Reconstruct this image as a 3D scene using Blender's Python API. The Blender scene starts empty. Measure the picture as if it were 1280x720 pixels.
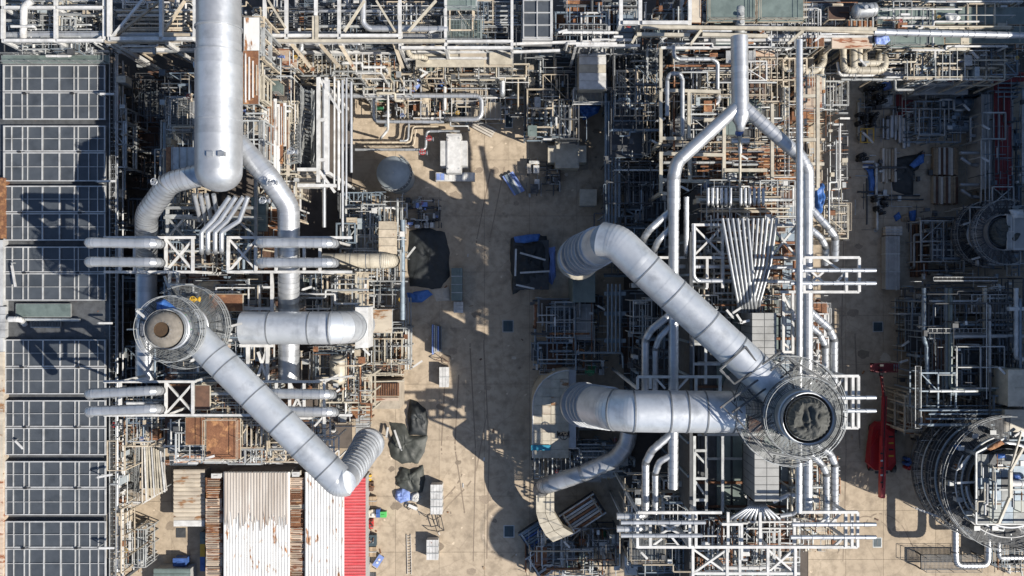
import bpy, math, random
from mathutils import Vector, Matrix, noise as mnoise
# ---------------------------------------------------------------- camera, sky, sun, exposure
SC = bpy.context.scene
COL = SC.collection
HC = 100.0                                   # drone height, looking straight down
cam = bpy.data.cameras.new('camera'); co = bpy.data.objects.new('camera', cam); COL.objects.link(co)
co.location = (0, 0, HC); cam.sensor_width = 36; cam.lens = 28.125; cam.clip_end = 3000; SC.camera = co
SUN_EL, SUN_AZ = math.radians(41), math.radians(112)
wd = bpy.data.worlds.new('World'); SC.world = wd; wd.use_nodes = True
nt = wd.node_tree; sky = nt.nodes.new('ShaderNodeTexSky'); sky.sky_type = 'NISHITA'; sky.sun_disc = False; sky.ozone_density = 4.0
sky.sun_elevation = SUN_EL; sky.sun_rotation = SUN_AZ
nt.links.new(sky.outputs[0], nt.nodes['Background'].inputs[0]); nt.nodes['Background'].inputs[1].default_value = 0.082
sl = bpy.data.lights.new('sun', 'SUN'); so = bpy.data.objects.new('sun', sl); COL.objects.link(so)
sl.energy = 4.6; sl.angle = math.radians(0.5); sl.color = (1, .94, .85)
sd = Vector((math.sin(SUN_AZ)*math.cos(SUN_EL), math.cos(SUN_AZ)*math.cos(SUN_EL), math.sin(SUN_EL)))
so.rotation_euler = sd.to_track_quat('Z', 'Y').to_euler(); so.location = sd*200
SC.view_settings.view_transform = 'Standard'; SC.view_settings.look = 'None'
SC.view_settings.exposure = 0.62; SC.view_settings.gamma = 1
try:
    SC.cycles.max_bounces = 5; SC.cycles.diffuse_bounces = 2; SC.cycles.glossy_bounces = 3
except Exception: pass
R = random.Random(7)

def P(px, py, z=0.0):                        # survey: photo position + height -> place on site (metres)
    s = .1*(1-z/HC)
    return Vector(((px-640)*s, (360-py)*s, z))
def px_at(px, py, z, z2):                    # the photo position of the same upright line at another height
    k = (1-z/HC)/(1-z2/HC); return (640+(px-640)*k, 360+(py-360)*k, z2)
def M(px, z=0.0): return px*.1*(1-z/HC)      # photo pixels -> metres at a height

# ---------------------------------------------------------------- materials
MATS = {}
def mat(name, c1, c2=None, scale=1.5, rough=.6, metal=0., rust=0., rustc=(.22,.075,.025), jit=.12, isl=0., bump=.0, bscale=8, dirt=0., stretch=(1,1,1), fine=0., crack=0.):
    m = bpy.data.materials.new(name); m.use_nodes = True
    n, l = m.node_tree.nodes, m.node_tree.links; b = n['Principled BSDF']
    g = n.new('ShaderNodeNewGeometry'); mp = n.new('ShaderNodeMapping'); mp.inputs['Scale'].default_value = stretch
    l.new(g.outputs['Position'], mp.inputs[0])
    def noise(sc, det=5, off=0):
        t = n.new('ShaderNodeTexNoise'); t.inputs['Scale'].default_value = sc; t.inputs['Detail'].default_value = det
        t.inputs['Roughness'].default_value = .62
        if off:
            a = n.new('ShaderNodeVectorMath'); a.operation = 'ADD'; a.inputs[1].default_value = (off, off*1.7, off*.6)
            l.new(mp.outputs[0], a.inputs[0]); l.new(a.outputs[0], t.inputs[0])
        else: l.new(mp.outputs[0], t.inputs[0])
        return t.outputs[0]
    def ramp(src, lo, hi):
        r = n.new('ShaderNodeMapRange'); r.inputs[1].default_value = lo; r.inputs[2].default_value = hi; l.new(src, r.inputs[0]); return r.outputs[0]
    def mix(f, a, bb):
        x = n.new('ShaderNodeMix'); x.data_type = 'RGBA'
        l.new(f, x.inputs[0])
        for i, v in ((6, a), (7, bb)):
            if isinstance(v, tuple): x.inputs[i].default_value = (*v, 1)
            else: l.new(v, x.inputs[i])
        return x.outputs[2]
    c2 = c2 or tuple(v*.75 for v in c1)
    col = mix(ramp(noise(scale), .33, .67), c1, c2)
    if fine: col = mix(ramp(noise(scale*9, 3, 3), .45, .7), col, tuple(v*(1-fine) for v in c2))
    if dirt:
        col = mix(ramp(noise(.55, 6, 11), .52, .75), col, tuple(v*(1-dirt) for v in c2))
    if crack:                                                   # cracks and old spills
        vo = n.new('ShaderNodeTexVoronoi'); vo.feature = 'DISTANCE_TO_EDGE'; vo.inputs['Scale'].default_value = .16
        ad = n.new('ShaderNodeMixRGB'); ad.blend_type = 'ADD'; ad.inputs[0].default_value = .55; l.new(mp.outputs[0], ad.inputs[1])
        nz = n.new('ShaderNodeTexNoise'); nz.inputs['Scale'].default_value = .7; l.new(mp.outputs[0], nz.inputs[0]); l.new(nz.outputs[1], ad.inputs[2]); l.new(ad.outputs[0], vo.inputs[0])
        mr = n.new('ShaderNodeMapRange'); mr.inputs[1].default_value = .0; mr.inputs[2].default_value = .012; mr.inputs[3].default_value = crack; mr.inputs[4].default_value = 0; l.new(vo.outputs[0], mr.inputs[0])
        col = mix(mr.outputs[0], col, tuple(v*.4 for v in c2)); col = mix(ramp(noise(.38, 4, 47), .66, .72), col, tuple(v*.72 for v in c2)); col = mix(ramp(noise(.9, 2, 61), .70, .73), col, tuple(min(1,v*1.25) for v in c1))
    if rust:
        lo = .74-.42*rust
        col = mix(ramp(noise(1.1, 7, 23), lo, lo+.07), col, mix(ramp(noise(3, 4, 31), .35, .65), rustc, tuple(v*.45 for v in rustc)))
    oi = n.new('ShaderNodeObjectInfo'); hs = n.new('ShaderNodeHueSaturation')
    v = n.new('ShaderNodeMapRange'); v.inputs[3].default_value = 1-jit; v.inputs[4].default_value = 1+jit; l.new(oi.outputs['Random'], v.inputs[0])
    if isl:
        v2 = n.new('ShaderNodeMapRange'); v2.inputs[3].default_value = 1-isl; v2.inputs[4].default_value = 1+isl; l.new(g.outputs['Random Per Island'], v2.inputs[0])
        mm = n.new('ShaderNodeMath'); mm.operation = 'MULTIPLY'; l.new(v.outputs[0], mm.inputs[0]); l.new(v2.outputs[0], mm.inputs[1]); l.new(mm.outputs[0], hs.inputs['Value'])
    else: l.new(v.outputs[0], hs.inputs['Value'])
    l.new(col, hs.inputs['Color']); l.new(hs.outputs[0], b.inputs['Base Color'])
    b.inputs['Metallic'].default_value = metal
    rr = n.new('ShaderNodeMapRange'); rr.inputs[3].default_value = max(.05, rough-.1); rr.inputs[4].default_value = min(1, rough+.12)
    l.new(noise(2.3, 3, 5), rr.inputs[0]); l.new(rr.outputs[0], b.inputs['Roughness'])
    if bump:
        bp = n.new('ShaderNodeBump'); bp.inputs['Strength'].default_value = bump; bp.inputs['Distance'].default_value = .05
        l.new(noise(bscale, 3, 9), bp.inputs['Height']); l.new(bp.outputs[0], b.inputs['Normal'])
    MATS[name] = m; return m
mat('concrete', (.45,.37,.275), (.36,.29,.21), .12, .9, jit=.045, dirt=.36, fine=.2, bump=.15, crack=.25)
mat('concrete_base', (.12,.10,.085), (.075,.062,.052), .3, .9, jit=.1, dirt=.4)  # darkened concrete: the pit's deep shade is put into its colour
mat('stain', (.30,.24,.175), (.22,.175,.13), 1.2, .85, jit=.25, fine=.2)
mat('tyre', (.27,.215,.16), (.21,.165,.12), 2.5, .9, jit=.1, fine=.25)
mat('repair', (.52,.46,.37), (.43,.37,.29), .8, .9, jit=.1, dirt=.2)
mat('plinth', (.38,.33,.26), (.28,.24,.19), .6, .9, dirt=.35, bump=.1)
mat('silver', (.52,.53,.545), (.43,.445,.46), .9, .40, .62, jit=.05, isl=.085, bump=.14, bscale=3, dirt=.16)
mat('silver_dull', (.45,.46,.47), (.34,.355,.37), 1.2, .46, .55, jit=.1, isl=.05, bump=.1, bscale=3, dirt=.2)
mat('duct', (.60,.62,.64), (.50,.525,.55), .7, .42, .5, jit=.04, isl=.05, bump=.22, bscale=1.6, dirt=.30, rust=.02)
mat('band', (.20,.21,.22), (.13,.14,.15), 2, .6, .3)
mat('white', (.60,.595,.58), (.43,.425,.41), 1.6, .55, jit=.08, dirt=.3, rust=.14)
mat('beige', (.50,.43,.33), (.35,.295,.22), 1.6, .6, jit=.24, dirt=.35, rust=.32)
mat('cream', (.50,.455,.365), (.35,.315,.25), 1.2, .5, jit=.06, dirt=.2)
mat('steel', (.44,.45,.44), (.29,.30,.30), 1.4, .55, .25, jit=.32, dirt=.3, rust=.12)
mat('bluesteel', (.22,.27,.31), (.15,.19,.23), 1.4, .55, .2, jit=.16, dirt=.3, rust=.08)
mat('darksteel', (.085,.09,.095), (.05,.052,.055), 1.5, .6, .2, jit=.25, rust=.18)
mat('rust', (.26,.12,.06), (.14,.06,.03), 1.3, .85, jit=.2, rust=.5, rustc=(.40,.20,.09), fine=.4)
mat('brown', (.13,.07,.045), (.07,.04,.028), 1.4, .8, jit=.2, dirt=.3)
mat('grating', (.20,.21,.205), (.13,.135,.135), 1.2, .6, .3, jit=.2, rust=.18)
mat('panel', (.066,.075,.086), (.050,.058,.068), .7, .42, jit=.08, dirt=.3)
mat('panel_frame', (.47,.475,.47), (.36,.36,.355), 1.2, .5, .1, jit=.06, dirt=.3)
mat('roofwhite', (.66,.66,.64), (.55,.54,.52), .5, .6, jit=.03, dirt=.18, rust=.40, rustc=(.36,.16,.06), stretch=(1.3,.4,1))
mat('roofstain', (.56,.53,.49), (.30,.255,.215), .55, .7, jit=.03, dirt=.2, rust=.3, rustc=(.36,.18,.08), stretch=(1.6,.12,1))
mat('rooftan', (.50,.44,.35), (.36,.31,.25), .9, .7, jit=.05, dirt=.3, rust=.42, rustc=(.32,.17,.08), stretch=(.4,1,1))
mat('roofred', (.56,.055,.065), (.60,.16,.16), 1.6, .5, jit=.05, dirt=.2, stretch=(.25,2.2,1), isl=.05)  # paler second colour paints highlight streaks across the roof
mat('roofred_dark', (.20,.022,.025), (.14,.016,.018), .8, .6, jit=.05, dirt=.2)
mat('rustsheet', (.50,.41,.33), (.38,.28,.20), 1.1, .8, jit=.2, rust=.52, rustc=(.30,.11,.05), stretch=(.4,1.8,1))
mat('tarp_black', (.024,.028,.029), (.014,.016,.017), 1.5, .6, jit=.05, bump=.6, bscale=2)
mat('tarp_green', (.062,.066,.056), (.034,.037,.032), 1.2, .6, jit=.05, bump=.4, bscale=3)
mat('tarp_blue', (.05,.15,.42), (.03,.10,.30), 1.5, .5, jit=.08, bump=.4, bscale=4)
mat('blue', (.06,.13,.36), (.04,.09,.26), 1.5, .45, jit=.1, dirt=.2)
mat('paleblue', (.22,.30,.58), (.16,.23,.48), 1.5, .55, jit=.1, dirt=.2)
mat('green', (.04,.22,.10), (.03,.16,.075), 1.5, .5, jit=.1)
mat('lime', (.10,.50,.12), (.08,.40,.1), 1.5, .5)
mat('yellow', (.62,.38,.04), (.5,.3,.03), 1.5, .5, jit=.1, dirt=.2)
mat('red', (.34,.015,.02), (.25,.012,.015), 1.0, .35, jit=.08, dirt=.2)
mat('redbright', (.46,.03,.03), (.36,.025,.025), 1.2, .45, jit=.06)
mat('black', (.02,.02,.021), (.014,.014,.015), 2, .6, jit=.2)
mat('wood', (.34,.26,.17), (.24,.17,.11), 1.5, .8, jit=.2, stretch=(.5,2,1))
mat('plank', (.52,.48,.42), (.40,.36,.31), 1.5, .7, jit=.14, dirt=.2)
mat('cover', (.075,.076,.068), (.035,.036,.032), 1.6, .75, jit=.05, bump=.6, bscale=2)
mat('capcloth', (.20,.178,.15), (.13,.115,.095), 2.2, .85, jit=.05, bump=.4, bscale=4)
mat('caphole', (.085,.05,.025), (.05,.03,.015), 2, .9)
mat('greenglass', (.16,.20,.185), (.11,.14,.13), 1, .35, jit=.1, dirt=.3)
mat('tealcover', (.04,.065,.08), (.03,.05,.06), 1.5, .6, jit=.1)
mat('tankgrey', (.33,.365,.38), (.27,.305,.32), 1, .6, jit=.03, dirt=.15)
mat('wallgrey', (.36,.36,.35), (.28,.28,.27), .5, .8, jit=.05, dirt=.3)
mat('teal', (.03,.28,.40), (.02,.2,.3), 1, .5)

# ---------------------------------------------------------------- mesh builder
class G:
    def __init__(s): s.v, s.f, s.sm = [], [], []
    def add(s, vs, fs, smooth=False):
        o = len(s.v); s.v += [Vector(v) for v in vs]; s.f += [tuple(i+o for i in f) for f in fs]; s.sm += [smooth]*len(fs); return s
    def box(s, a, b):
        x0,x1 = sorted((a[0],b[0])); y0,y1 = sorted((a[1],b[1])); z0,z1 = sorted((a[2],b[2]))
        return s.add([(x,y,z) for z in (z0,z1) for y in (y0,y1) for x in (x0,x1)], [(0,2,3,1),(4,5,7,6),(0,1,5,4),(2,6,7,3),(0,4,6,2),(1,3,7,5)])
    def bar(s, a, b, w, h=None):
        a, b = Vector(a), Vector(b); h = h or w; d = b-a
        if d.length < 1e-5: return s
        d.normalize(); sd_ = Vector((-d.y, d.x, 0)) if abs(d.z) < .98 else Vector((1,0,0))
        sd_.normalize(); up = d.cross(sd_)*-1; vs = []
        for p in (a, b):
            for i, j in ((-1,-1),(1,-1),(1,1),(-1,1)): vs.append(p+sd_*(i*w/2)+up*(j*h/2))
        return s.add(vs, [(0,1,2,3),(7,6,5,4),(0,4,5,1),(1,5,6,2),(2,6,7,3),(3,7,4,0)])
    def tube(s, pts, r, n=8, fil=None, seg=5, sheet=0., caps=True, r1=None):
        path = fillet([Vector(p) for p in pts], r*1.6 if fil is None else fil, seg)
        if sheet: path = resample(path, sheet)
        N = len(path); tans = []
        for i in range(N): tans.append((path[min(i+1,N-1)]-path[max(i-1,0)]).normalized())
        t0 = tans[0]; u = t0.orthogonal().normalized(); rings = []
        for i in range(N):
            if i:
                ax = tans[i-1].cross(tans[i])
                if ax.length > 1e-6: u = Matrix.Rotation(tans[i-1].angle(tans[i]), 3, ax.normalized()) @ u
            w = tans[i].cross(u).normalized(); u = w.cross(tans[i]).normalized()
            rr = r if r1 is None else r+(r1-r)*i/(N-1)
            rings.append((path[i], u.copy(), w, rr))
        def ring(k, g): p,u_,w_,rr = rings[k]; return [p+(u_*math.cos(2*math.pi*j/n)+w_*math.sin(2*math.pi*j/n))*(rr*g) for j in range(n)]
        if sheet:
            for k in range(N-1):
                s.add(ring(k,1+(.022 if rings[k][3] < 1.1 else .010)/rings[k][3])+ring(k+1,1-(.012 if rings[k][3] < 1.1 else .004)/rings[k+1][3]), [(j,(j+1)%n,n+(j+1)%n,n+j) for j in range(n)], True)
        else:
            vs = sum((ring(k,1) for k in range(N)), [])
            s.add(vs, [(k*n+j,k*n+(j+1)%n,(k+1)*n+(j+1)%n,(k+1)*n+j) for k in range(N-1) for j in range(n)], True)
        if caps:
            s.add(ring(0,1), [tuple(range(n))[::-1]]); s.add(ring(N-1,1), [tuple(range(n))])
        return s
    def cyl(s, a, b, r, r1=None, n=12): return s.tube([a,b], r, n, 0, r1=r1)
    def lathe(s, c, prof, n=24, ax='z', smooth=True):         # prof: (radius, height) pairs
        vs = []
        for r_, h in prof:
            for j in range(n):
                a = 2*math.pi*j/n
                q = (r_*math.cos(a), r_*math.sin(a), h) if ax == 'z' else ((h, r_*math.cos(a), r_*math.sin(a)) if ax == 'x' else (r_*math.sin(a), h, r_*math.cos(a)))
                vs.append(Vector(c)+Vector(q))
        return s.add(vs, [(k*n+j,k*n+(j+1)%n,(k+1)*n+(j+1)%n,(k+1)*n+j) for k in range(len(prof)-1) for j in range(n)], smooth)
    def ring(s, c, rad, r, n=32, k=6, a0=0, a1=2*math.pi, nrm=None):
        full = abs(a1-a0-2*math.pi) < 1e-4
        pts = [Vector((math.cos(a0+(a1-a0)*i/n)*rad, math.sin(a0+(a1-a0)*i/n)*rad, 0)) for i in range(n+1)]
        if nrm is not None:
            q = Vector(nrm).to_track_quat('Z','Y'); pts = [q @ p for p in pts]
        return s.tube([Vector(c)+p for p in pts], r, k, 0, caps=not full)
    def annulus(s, c, r0, r1, h, n=40, a0=0, a1=2*math.pi):
        vs = []
        for i in range(n+1):
            a = a0+(a1-a0)*i/n
            for r_, z in ((r0,0),(r1,0),(r1,h),(r0,h)): vs.append(Vector(c)+Vector((math.cos(a)*r_, math.sin(a)*r_, z)))
        return s.add(vs, [(4*i+j,4*i+(j+1)%4,4*i+4+(j+1)%4,4*i+4+j) for i in range(n) for j in range(4)]+[(0,3,2,1),(4*n,4*n+1,4*n+2,4*n+3)])
    def blob(s, pts, z0, z1, rnd, ridge=.35, sub=9):           # a sheet lying over a heap: outline in metres, rises inside in folds
        c = sum((Vector((p[0],p[1],0)) for p in pts), Vector())/len(pts); m = 5; n = len(pts)*m; vs = []; out = []; H = z1-z0; o = Vector((rnd.uniform(0,50),rnd.uniform(0,50),0))
        for i in range(n):
            t = i/m; a = Vector((*pts[int(t)%len(pts)][:2],0)); b = Vector((*pts[(int(t)+1)%len(pts)][:2],0)); p = a.lerp(b, t-int(t)); out.append(c+(p-c)*(1+.07*mnoise.noise(p*1.3+o)))
        for k in range(sub+1):
            f = 1-k/(sub+.5)
            for p in out:
                q = c.lerp(p, f); q += Vector((mnoise.noise(q*1.7+o), mnoise.noise(q*1.7-o), 0))*.16*(k > 0)
                fold = 1-abs(mnoise.noise(Vector((q.x*1.3+q.y*.5,q.y*.7,0))+o))*3.4; fine = 1-abs(mnoise.noise(q*2.9+o*2))*3
                vs.append((q.x, q.y, z0+(min(1,(1-f)*2.2)**.7)*H*(.6+.35*mnoise.noise(q*.55+o))+((.17*fold+.11*fine)*min(1,H) if k else .02*fine)))
        s.add(vs, [(k*n+j,k*n+(j+1)%n,(k+1)*n+(j+1)%n,(k+1)*n+j) for k in range(sub) for j in range(n)], True)
        return s.add(vs[-n:], [tuple(range(n))], True)
def fillet(p, f, seg):
    out = [p[0]]
    for i in range(1, len(p)-1):
        a, b, c = p[i-1], p[i], p[i+1]; d0, d1 = (a-b), (c-b); L0, L1 = d0.length, d1.length
        if L0 < 1e-6 or L1 < 1e-6: continue
        ang = d0.angle(d1)
        if f <= 0 or ang > math.pi-.02: out.append(b); continue
        t = min(f/max(math.tan(ang/2), .05), L0*.48, L1*.48)
        s0, s1 = b+d0.normalized()*t, b+d1.normalized()*t
        for k in range(seg+1):
            u = k/seg; out.append(s0*(1-u)**2+b*(2*u*(1-u))+s1*u*u)
    out.append(p[-1]); return out
def resample(p, step):                       # long straight runs cut into sheet lengths, bends left as they are
    out = [p[0]]
    for a, b in zip(p, p[1:]):
        n = max(1, round((b-a).length/step)); out += [a.lerp(b, k/n) for k in range(1, n+1)]
    return out

# ---------------------------------------------------------------- objects
WORDS = (('running east','running right'),('eastern','right-hand'),('western','left-hand'),('east eave','right-hand eave'),('east','right-hand'),('west','left-hand'),('north of','above'),('south of','below'),('north end','top end'),('south end','bottom end'),('at the south','at the bottom'),('rising north','rising upward'),('southern','lower'),('northern','upper'))
def tag(o, label=None, cat=None, group=None, kind=None):
    for a_, b_ in WORDS:
        if label: label = label.replace(a_, b_)
        if group: group = group.replace(a_, b_)
    for k, v in (('label',label),('category',cat),('group',group),('kind',kind)):
        if v: o[k] = v
    return o
def thing(name, label, cat, loc, group=None):
    o = bpy.data.objects.new(name, None); COL.objects.link(o); o.location = loc; o.empty_display_size = .3
    return tag(o, label, cat, group)
def base(o):
    v = Vector(o.location)
    while o.parent is not None: o = o.parent; v += Vector(o.location)
    return v
def build(g, name, m, parent=None, loc=None, label=None):
    org = base(parent) if parent is not None else Vector(loc if loc is not None else g.v[0])
    me = bpy.data.meshes.new(name); me.from_pydata([v-org for v in g.v], [], g.f)
    me.polygons.foreach_set('use_smooth', g.sm); me.materials.append(MATS[m])
    o = bpy.data.objects.new(name, me); COL.objects.link(o)
    if parent is not None: o.parent = parent
    else: o.location = org
    if label: o['label'] = label
    if name in ('rungs','cables','cooling_fins','grating','handrail'): o['kind'] = 'stuff'      # too fine to pick apart singly
    return o
UNIT = {}
def unit(kind, m):
    k = (kind, m)
    if k not in UNIT:
        g = G()
        if kind == 'box': g.box((-.5,-.5,-.5),(.5,.5,.5))
        else: g.cyl((-.5,0,0),(.5,0,0),.5,n=10)
        me = bpy.data.meshes.new(kind+'_'+m); me.from_pydata(g.v, [], g.f); me.polygons.foreach_set('use_smooth', g.sm); me.materials.append(MATS[m]); UNIT[k] = me
    return UNIT[k]
def beam(parent, name, a, b, w, h, m, kind='box'):             # one straight member as its own part, mesh shared
    a, b = Vector(a), Vector(b); d = b-a; L = d.length; x = d.normalized()
    y = Vector((-x.y, x.x, 0)) if abs(x.z) < .98 else Vector((0,1,0)); y.normalize(); z = x.cross(y)
    o = bpy.data.objects.new(name, unit(kind, m)); COL.objects.link(o); o.parent = parent
    rot = Matrix((x, y, z)).transposed()
    o.location = (a+b)/2-base(parent); o.rotation_euler = rot.to_euler(); o.scale = (L, w, h); return o
def bx(parent, name, px0, py0, px1, py1, z0, z1, m, label=None):   # upright box whose top fills those photo pixels
    a, b = P(px0,py0,z1), P(px1,py1,z1); g = G().box((a.x,a.y,z0),(b.x,b.y,z1))
    return build(g, name, m, parent, ((a.x+b.x)/2,(a.y+b.y)/2,z0), label)

def rail(g, pts, h=1.05, r=.024, step=1.6, closed=False):      # handrail: posts, top and mid rail
    q = list(pts)+([pts[0]] if closed else [])
    for a, b in zip(q, q[1:]):
        a, b = Vector(a), Vector(b); n = max(1, int((b-a).length/step))
        for z in (h, h*.52): g.bar(a+Vector((0,0,z)), b+Vector((0,0,z)), r*1.6)
        for i in range(n+1):
            p = a.lerp(b, i/n); g.bar(p, p+Vector((0,0,h)), r*1.8)
    return g

# ---------------------------------------------------------------- plant builders
def pipe(name, label, pts, r, m='silver', group=None, n=10, fil=None, sheet=1.0, bands=(), bandr=1.03, flanges=False, z=None, cat='pipe', world=False, bandm='band'):
    """pts: photo px,py,z triples; r in metres"""
    W = [Vector(p) for p in pts] if world else [P(*p) for p in pts]
    t = thing(name, label, cat, (W[0].x, W[0].y, min(w.z for w in W)-r), group)
    build(G().tube(W, r, n, fil, 5, sheet), 'tube', m, t)
    for b in bands:                                             # strap or joint band: (segment index, share along it)
        i, u = int(b), b-int(b); p = W[i].lerp(W[i+1], u); d = (W[i+1]-W[i]).normalized()
        build(G().tube([p-d*.04*max(1,r*.9), p+d*.04*max(1,r*.9)], r*bandr, max(n,12), 0), 'band', bandm, t)
    if flanges:
        for p, q in ((W[0],W[1]),(W[-1],W[-2])):
            d = (q-p).normalized(); build(G().cyl(p-d*.02, p+d*.1, r*1.6, n=10), 'flange', m, t)
    return t

def frame(label, xs, ys, zs, m='beige', group=None, w=.22, brace=(), cols=True, joist=0, name='steelwork', z0=0.0, skip=()):
    zt = zs[-1]; pt = lambda x, y, z: Vector((*P(x, y, zt).xy, z))
    c = pt(xs[0], ys[-1], z0); t = thing(name, label, 'steel frame', c, group)
    if cols:
        for i, x in enumerate(xs):
            for j, y in enumerate(ys):
                if (i, j) not in skip: beam(t, 'column', pt(x,y,z0), pt(x,y,zt+.02), w, w, m)
    for k, z in enumerate(zs):
        for j, y in enumerate(ys):
            for i in range(len(xs)-1): beam(t, 'beam', pt(xs[i],y,z)+Vector((w*.5,0,0)), pt(xs[i+1],y,z)-Vector((w*.5,0,0)), w*.9, w*1.3, m)
        for i, x in enumerate(xs):
            for j in range(len(ys)-1): beam(t, 'beam', pt(x,ys[j],z)-Vector((0,w*.5,0)), pt(x,ys[j+1],z)+Vector((0,w*.5,0)), w*.9, w*1.2, m)
        if joist and k == len(zs)-1:
            for i in range(len(xs)-1):
                for q in range(1, joist+1):
                    u = q/(joist+1); xx = xs[i]*(1-u)+xs[i+1]*u
                    beam(t, 'joist', pt(xx,ys[0],z-.03), pt(xx,ys[-1],z-.03), w*.5, w*.8, m)
    for (i, j, kind) in brace:
        x0, x1, y0, y1 = xs[i], xs[i+1], ys[j], ys[j+1]
        if 'x' in kind or '\\' in kind: beam(t, 'brace', pt(x0,y0,zt-.02), pt(x1,y1,zt-.02), w*.6, w*.6, m)
        if 'x' in kind or '/' in kind: beam(t, 'brace', pt(x0,y1,zt-.09), pt(x1,y0,zt-.09), w*.6, w*.6, m)
        if 'v' in kind:
            beam(t, 'brace', pt(x0,y0,zt-.02), pt((x0+x1)/2,y1,zt-.02), w*.6, w*.6, m); beam(t, 'brace', pt((x0+x1)/2,y1,zt-.05), pt(x1,y0,zt-.05), w*.6, w*.6, m)
        if 'g' in kind:
            g = G().box(pt(x0+2,y0+2,zt-.35), pt((x0+x1)/2+(x1-x0)*.09,(y0+y1)/2,zt-.3)) if False else None
            p = pt((x0+x1)/2,(y0+y1)/2,zt-.05); build(G().box(p-Vector((.35,.35,.06)), p+Vector((.35,.35,.09))), 'gusset', m, t)
    return t

def grate(g, a, b, z, sp=.16, along='x'):
    x0,x1 = sorted((a.x,b.x)); y0,y1 = sorted((a.y,b.y))
    if along == 'x':
        n = max(2, int((y1-y0)/sp))
        for i in range(n+1): y = y0+(y1-y0)*i/n; g.box((x0,y-.032,z-.05),(x1,y+.032,z))
    else:
        n = max(2, int((x1-x0)/sp))
        for i in range(n+1): x = x0+(x1-x0)*i/n; g.box((x-.032,y0,z-.05),(x+.032,y1,z))
    return g
def platform(label, px0, py0, px1, py1, z, group=None, m='grating', rm='steel', rails=True, solid=False, legs=True, name='platform', z0=0.):
    a, b = P(px0,py0,z), P(px1,py1,z); t = thing(name, label, 'platform', ((a.x+b.x)/2,(a.y+b.y)/2,z0), group)
    al = 'x' if abs(b.x-a.x) < abs(b.y-a.y) else 'y'
    if solid: build(G().box((a.x,a.y,z-.06),(b.x,b.y,z)), 'deck', m, t)
    else: build(grate(G(), a, b, z, along=al), 'grating', m, t)
    c = [Vector((a.x,a.y,z)),Vector((b.x,a.y,z)),Vector((b.x,b.y,z)),Vector((a.x,b.y,z))]
    for p, q in zip(c, c[1:]+c[:1]):
        beam(t, 'edge_beam', p-Vector((0,0,.13)), q-Vector((0,0,.13)), .1, .2, rm)
    if rails: build(rail(G(), [p+(Vector((a.x+b.x,a.y+b.y,2*z))/2-p)*.02 for p in c], closed=True), 'handrail', rm, t)
    if legs:
        for p in c: beam(t, 'leg', Vector((p.x,p.y,z0)), p-Vector((0,0,.24)), .14, .14, rm)
    return t
def stair(label, px0, py0, px1, py1, z0, z1, wpx, m='grating', rm='steel', group=None):
    a, b = P(px0,py0,z0), P(px1,py1,z1); t = thing('stair', label, 'stair', a, group); w = M(wpx, (z0+z1)/2)
    d = Vector((b.x-a.x,b.y-a.y,0)); L = d.length; d.normalize(); s = Vector((-d.y,d.x,0)); n = max(5, int(L/.36)); n = min(n, 24)
    for k in range(n):
        p = a.lerp(b, (k+.5)/n); beam(t, 'tread', p-s*w/2, p+s*w/2, L/n*.72, .05, m)
    for q in (-1,1):
        beam(t, 'stringer', a+s*q*w/2, b+s*q*w/2, .07, .28, rm)
        g = G(); o = s*q*w*.5
        for h in (.55,1.05): g.bar(a+o+Vector((0,0,h)), b+o+Vector((0,0,h)), .06)
        for k in range(0,n+1,3): p = a.lerp(b,k/n)+o; g.bar(p, p+Vector((0,0,1.05)), .06)
        build(g, 'handrail', rm, t)
    return t
def tray(label, pa, pb, w, z, m='steel', group=None):
    a, b = P(*pa,z), P(*pb,z); t = thing('cable_tray', label, 'cable tray', (a.x,a.y,z-.1), group); d = (b-a).normalized(); s = Vector((-d.y,d.x,0))
    for q in (-1,1): beam(t, 'side_rail', a+s*q*w/2, b+s*q*w/2, .06, .14, m)
    g = G(); n = max(3, int((b-a).length/.5))
    for i in range(n+1): p = a.lerp(b,i/n)-Vector((0,0,.05)); g.bar(p-s*w/2, p+s*w/2, .07, .04)
    build(g, 'rungs', m, t); k = G()
    for i in range(3):
        o = s*w*(R.uniform(-.32,.32)); k.tube([a+o,b+o],.035,5,0)
    build(k, 'cables', 'black', t); return t
def valve(label, px, py, z, s, m='steel', wm='redbright', group=None, ax=0.):
    c = P(px,py,z); t = thing('valve', label, 'valve', (c.x,c.y,z-.3*s), group); q = Vector((math.cos(ax),math.sin(ax),0))
    build(G().tube([c-q*.55*s,c+q*.55*s], .17*s, 10, 0), 'body', m, t)
    for k in (-1,1): build(G().cyl(c+q*(k*.5*s-.04*s), c+q*(k*.5*s+.04*s), .3*s, n=12), 'flange', m, t)
    st_ = build(G().cyl(c, c+Vector((0,0,.7*s)), .08*s, n=8), 'stem', m, t)
    build(G().ring(c+Vector((0,0,.7*s)), .34*s, .045*s, 16, 5).bar(c+Vector((-.34*s,0,.7*s)),c+Vector((.34*s,0,.7*s)),.05*s).bar(c+Vector((0,-.34*s,.7*s)),c+Vector((0,.34*s,.7*s)),.05*s), 'handwheel', wm, st_); return t
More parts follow.
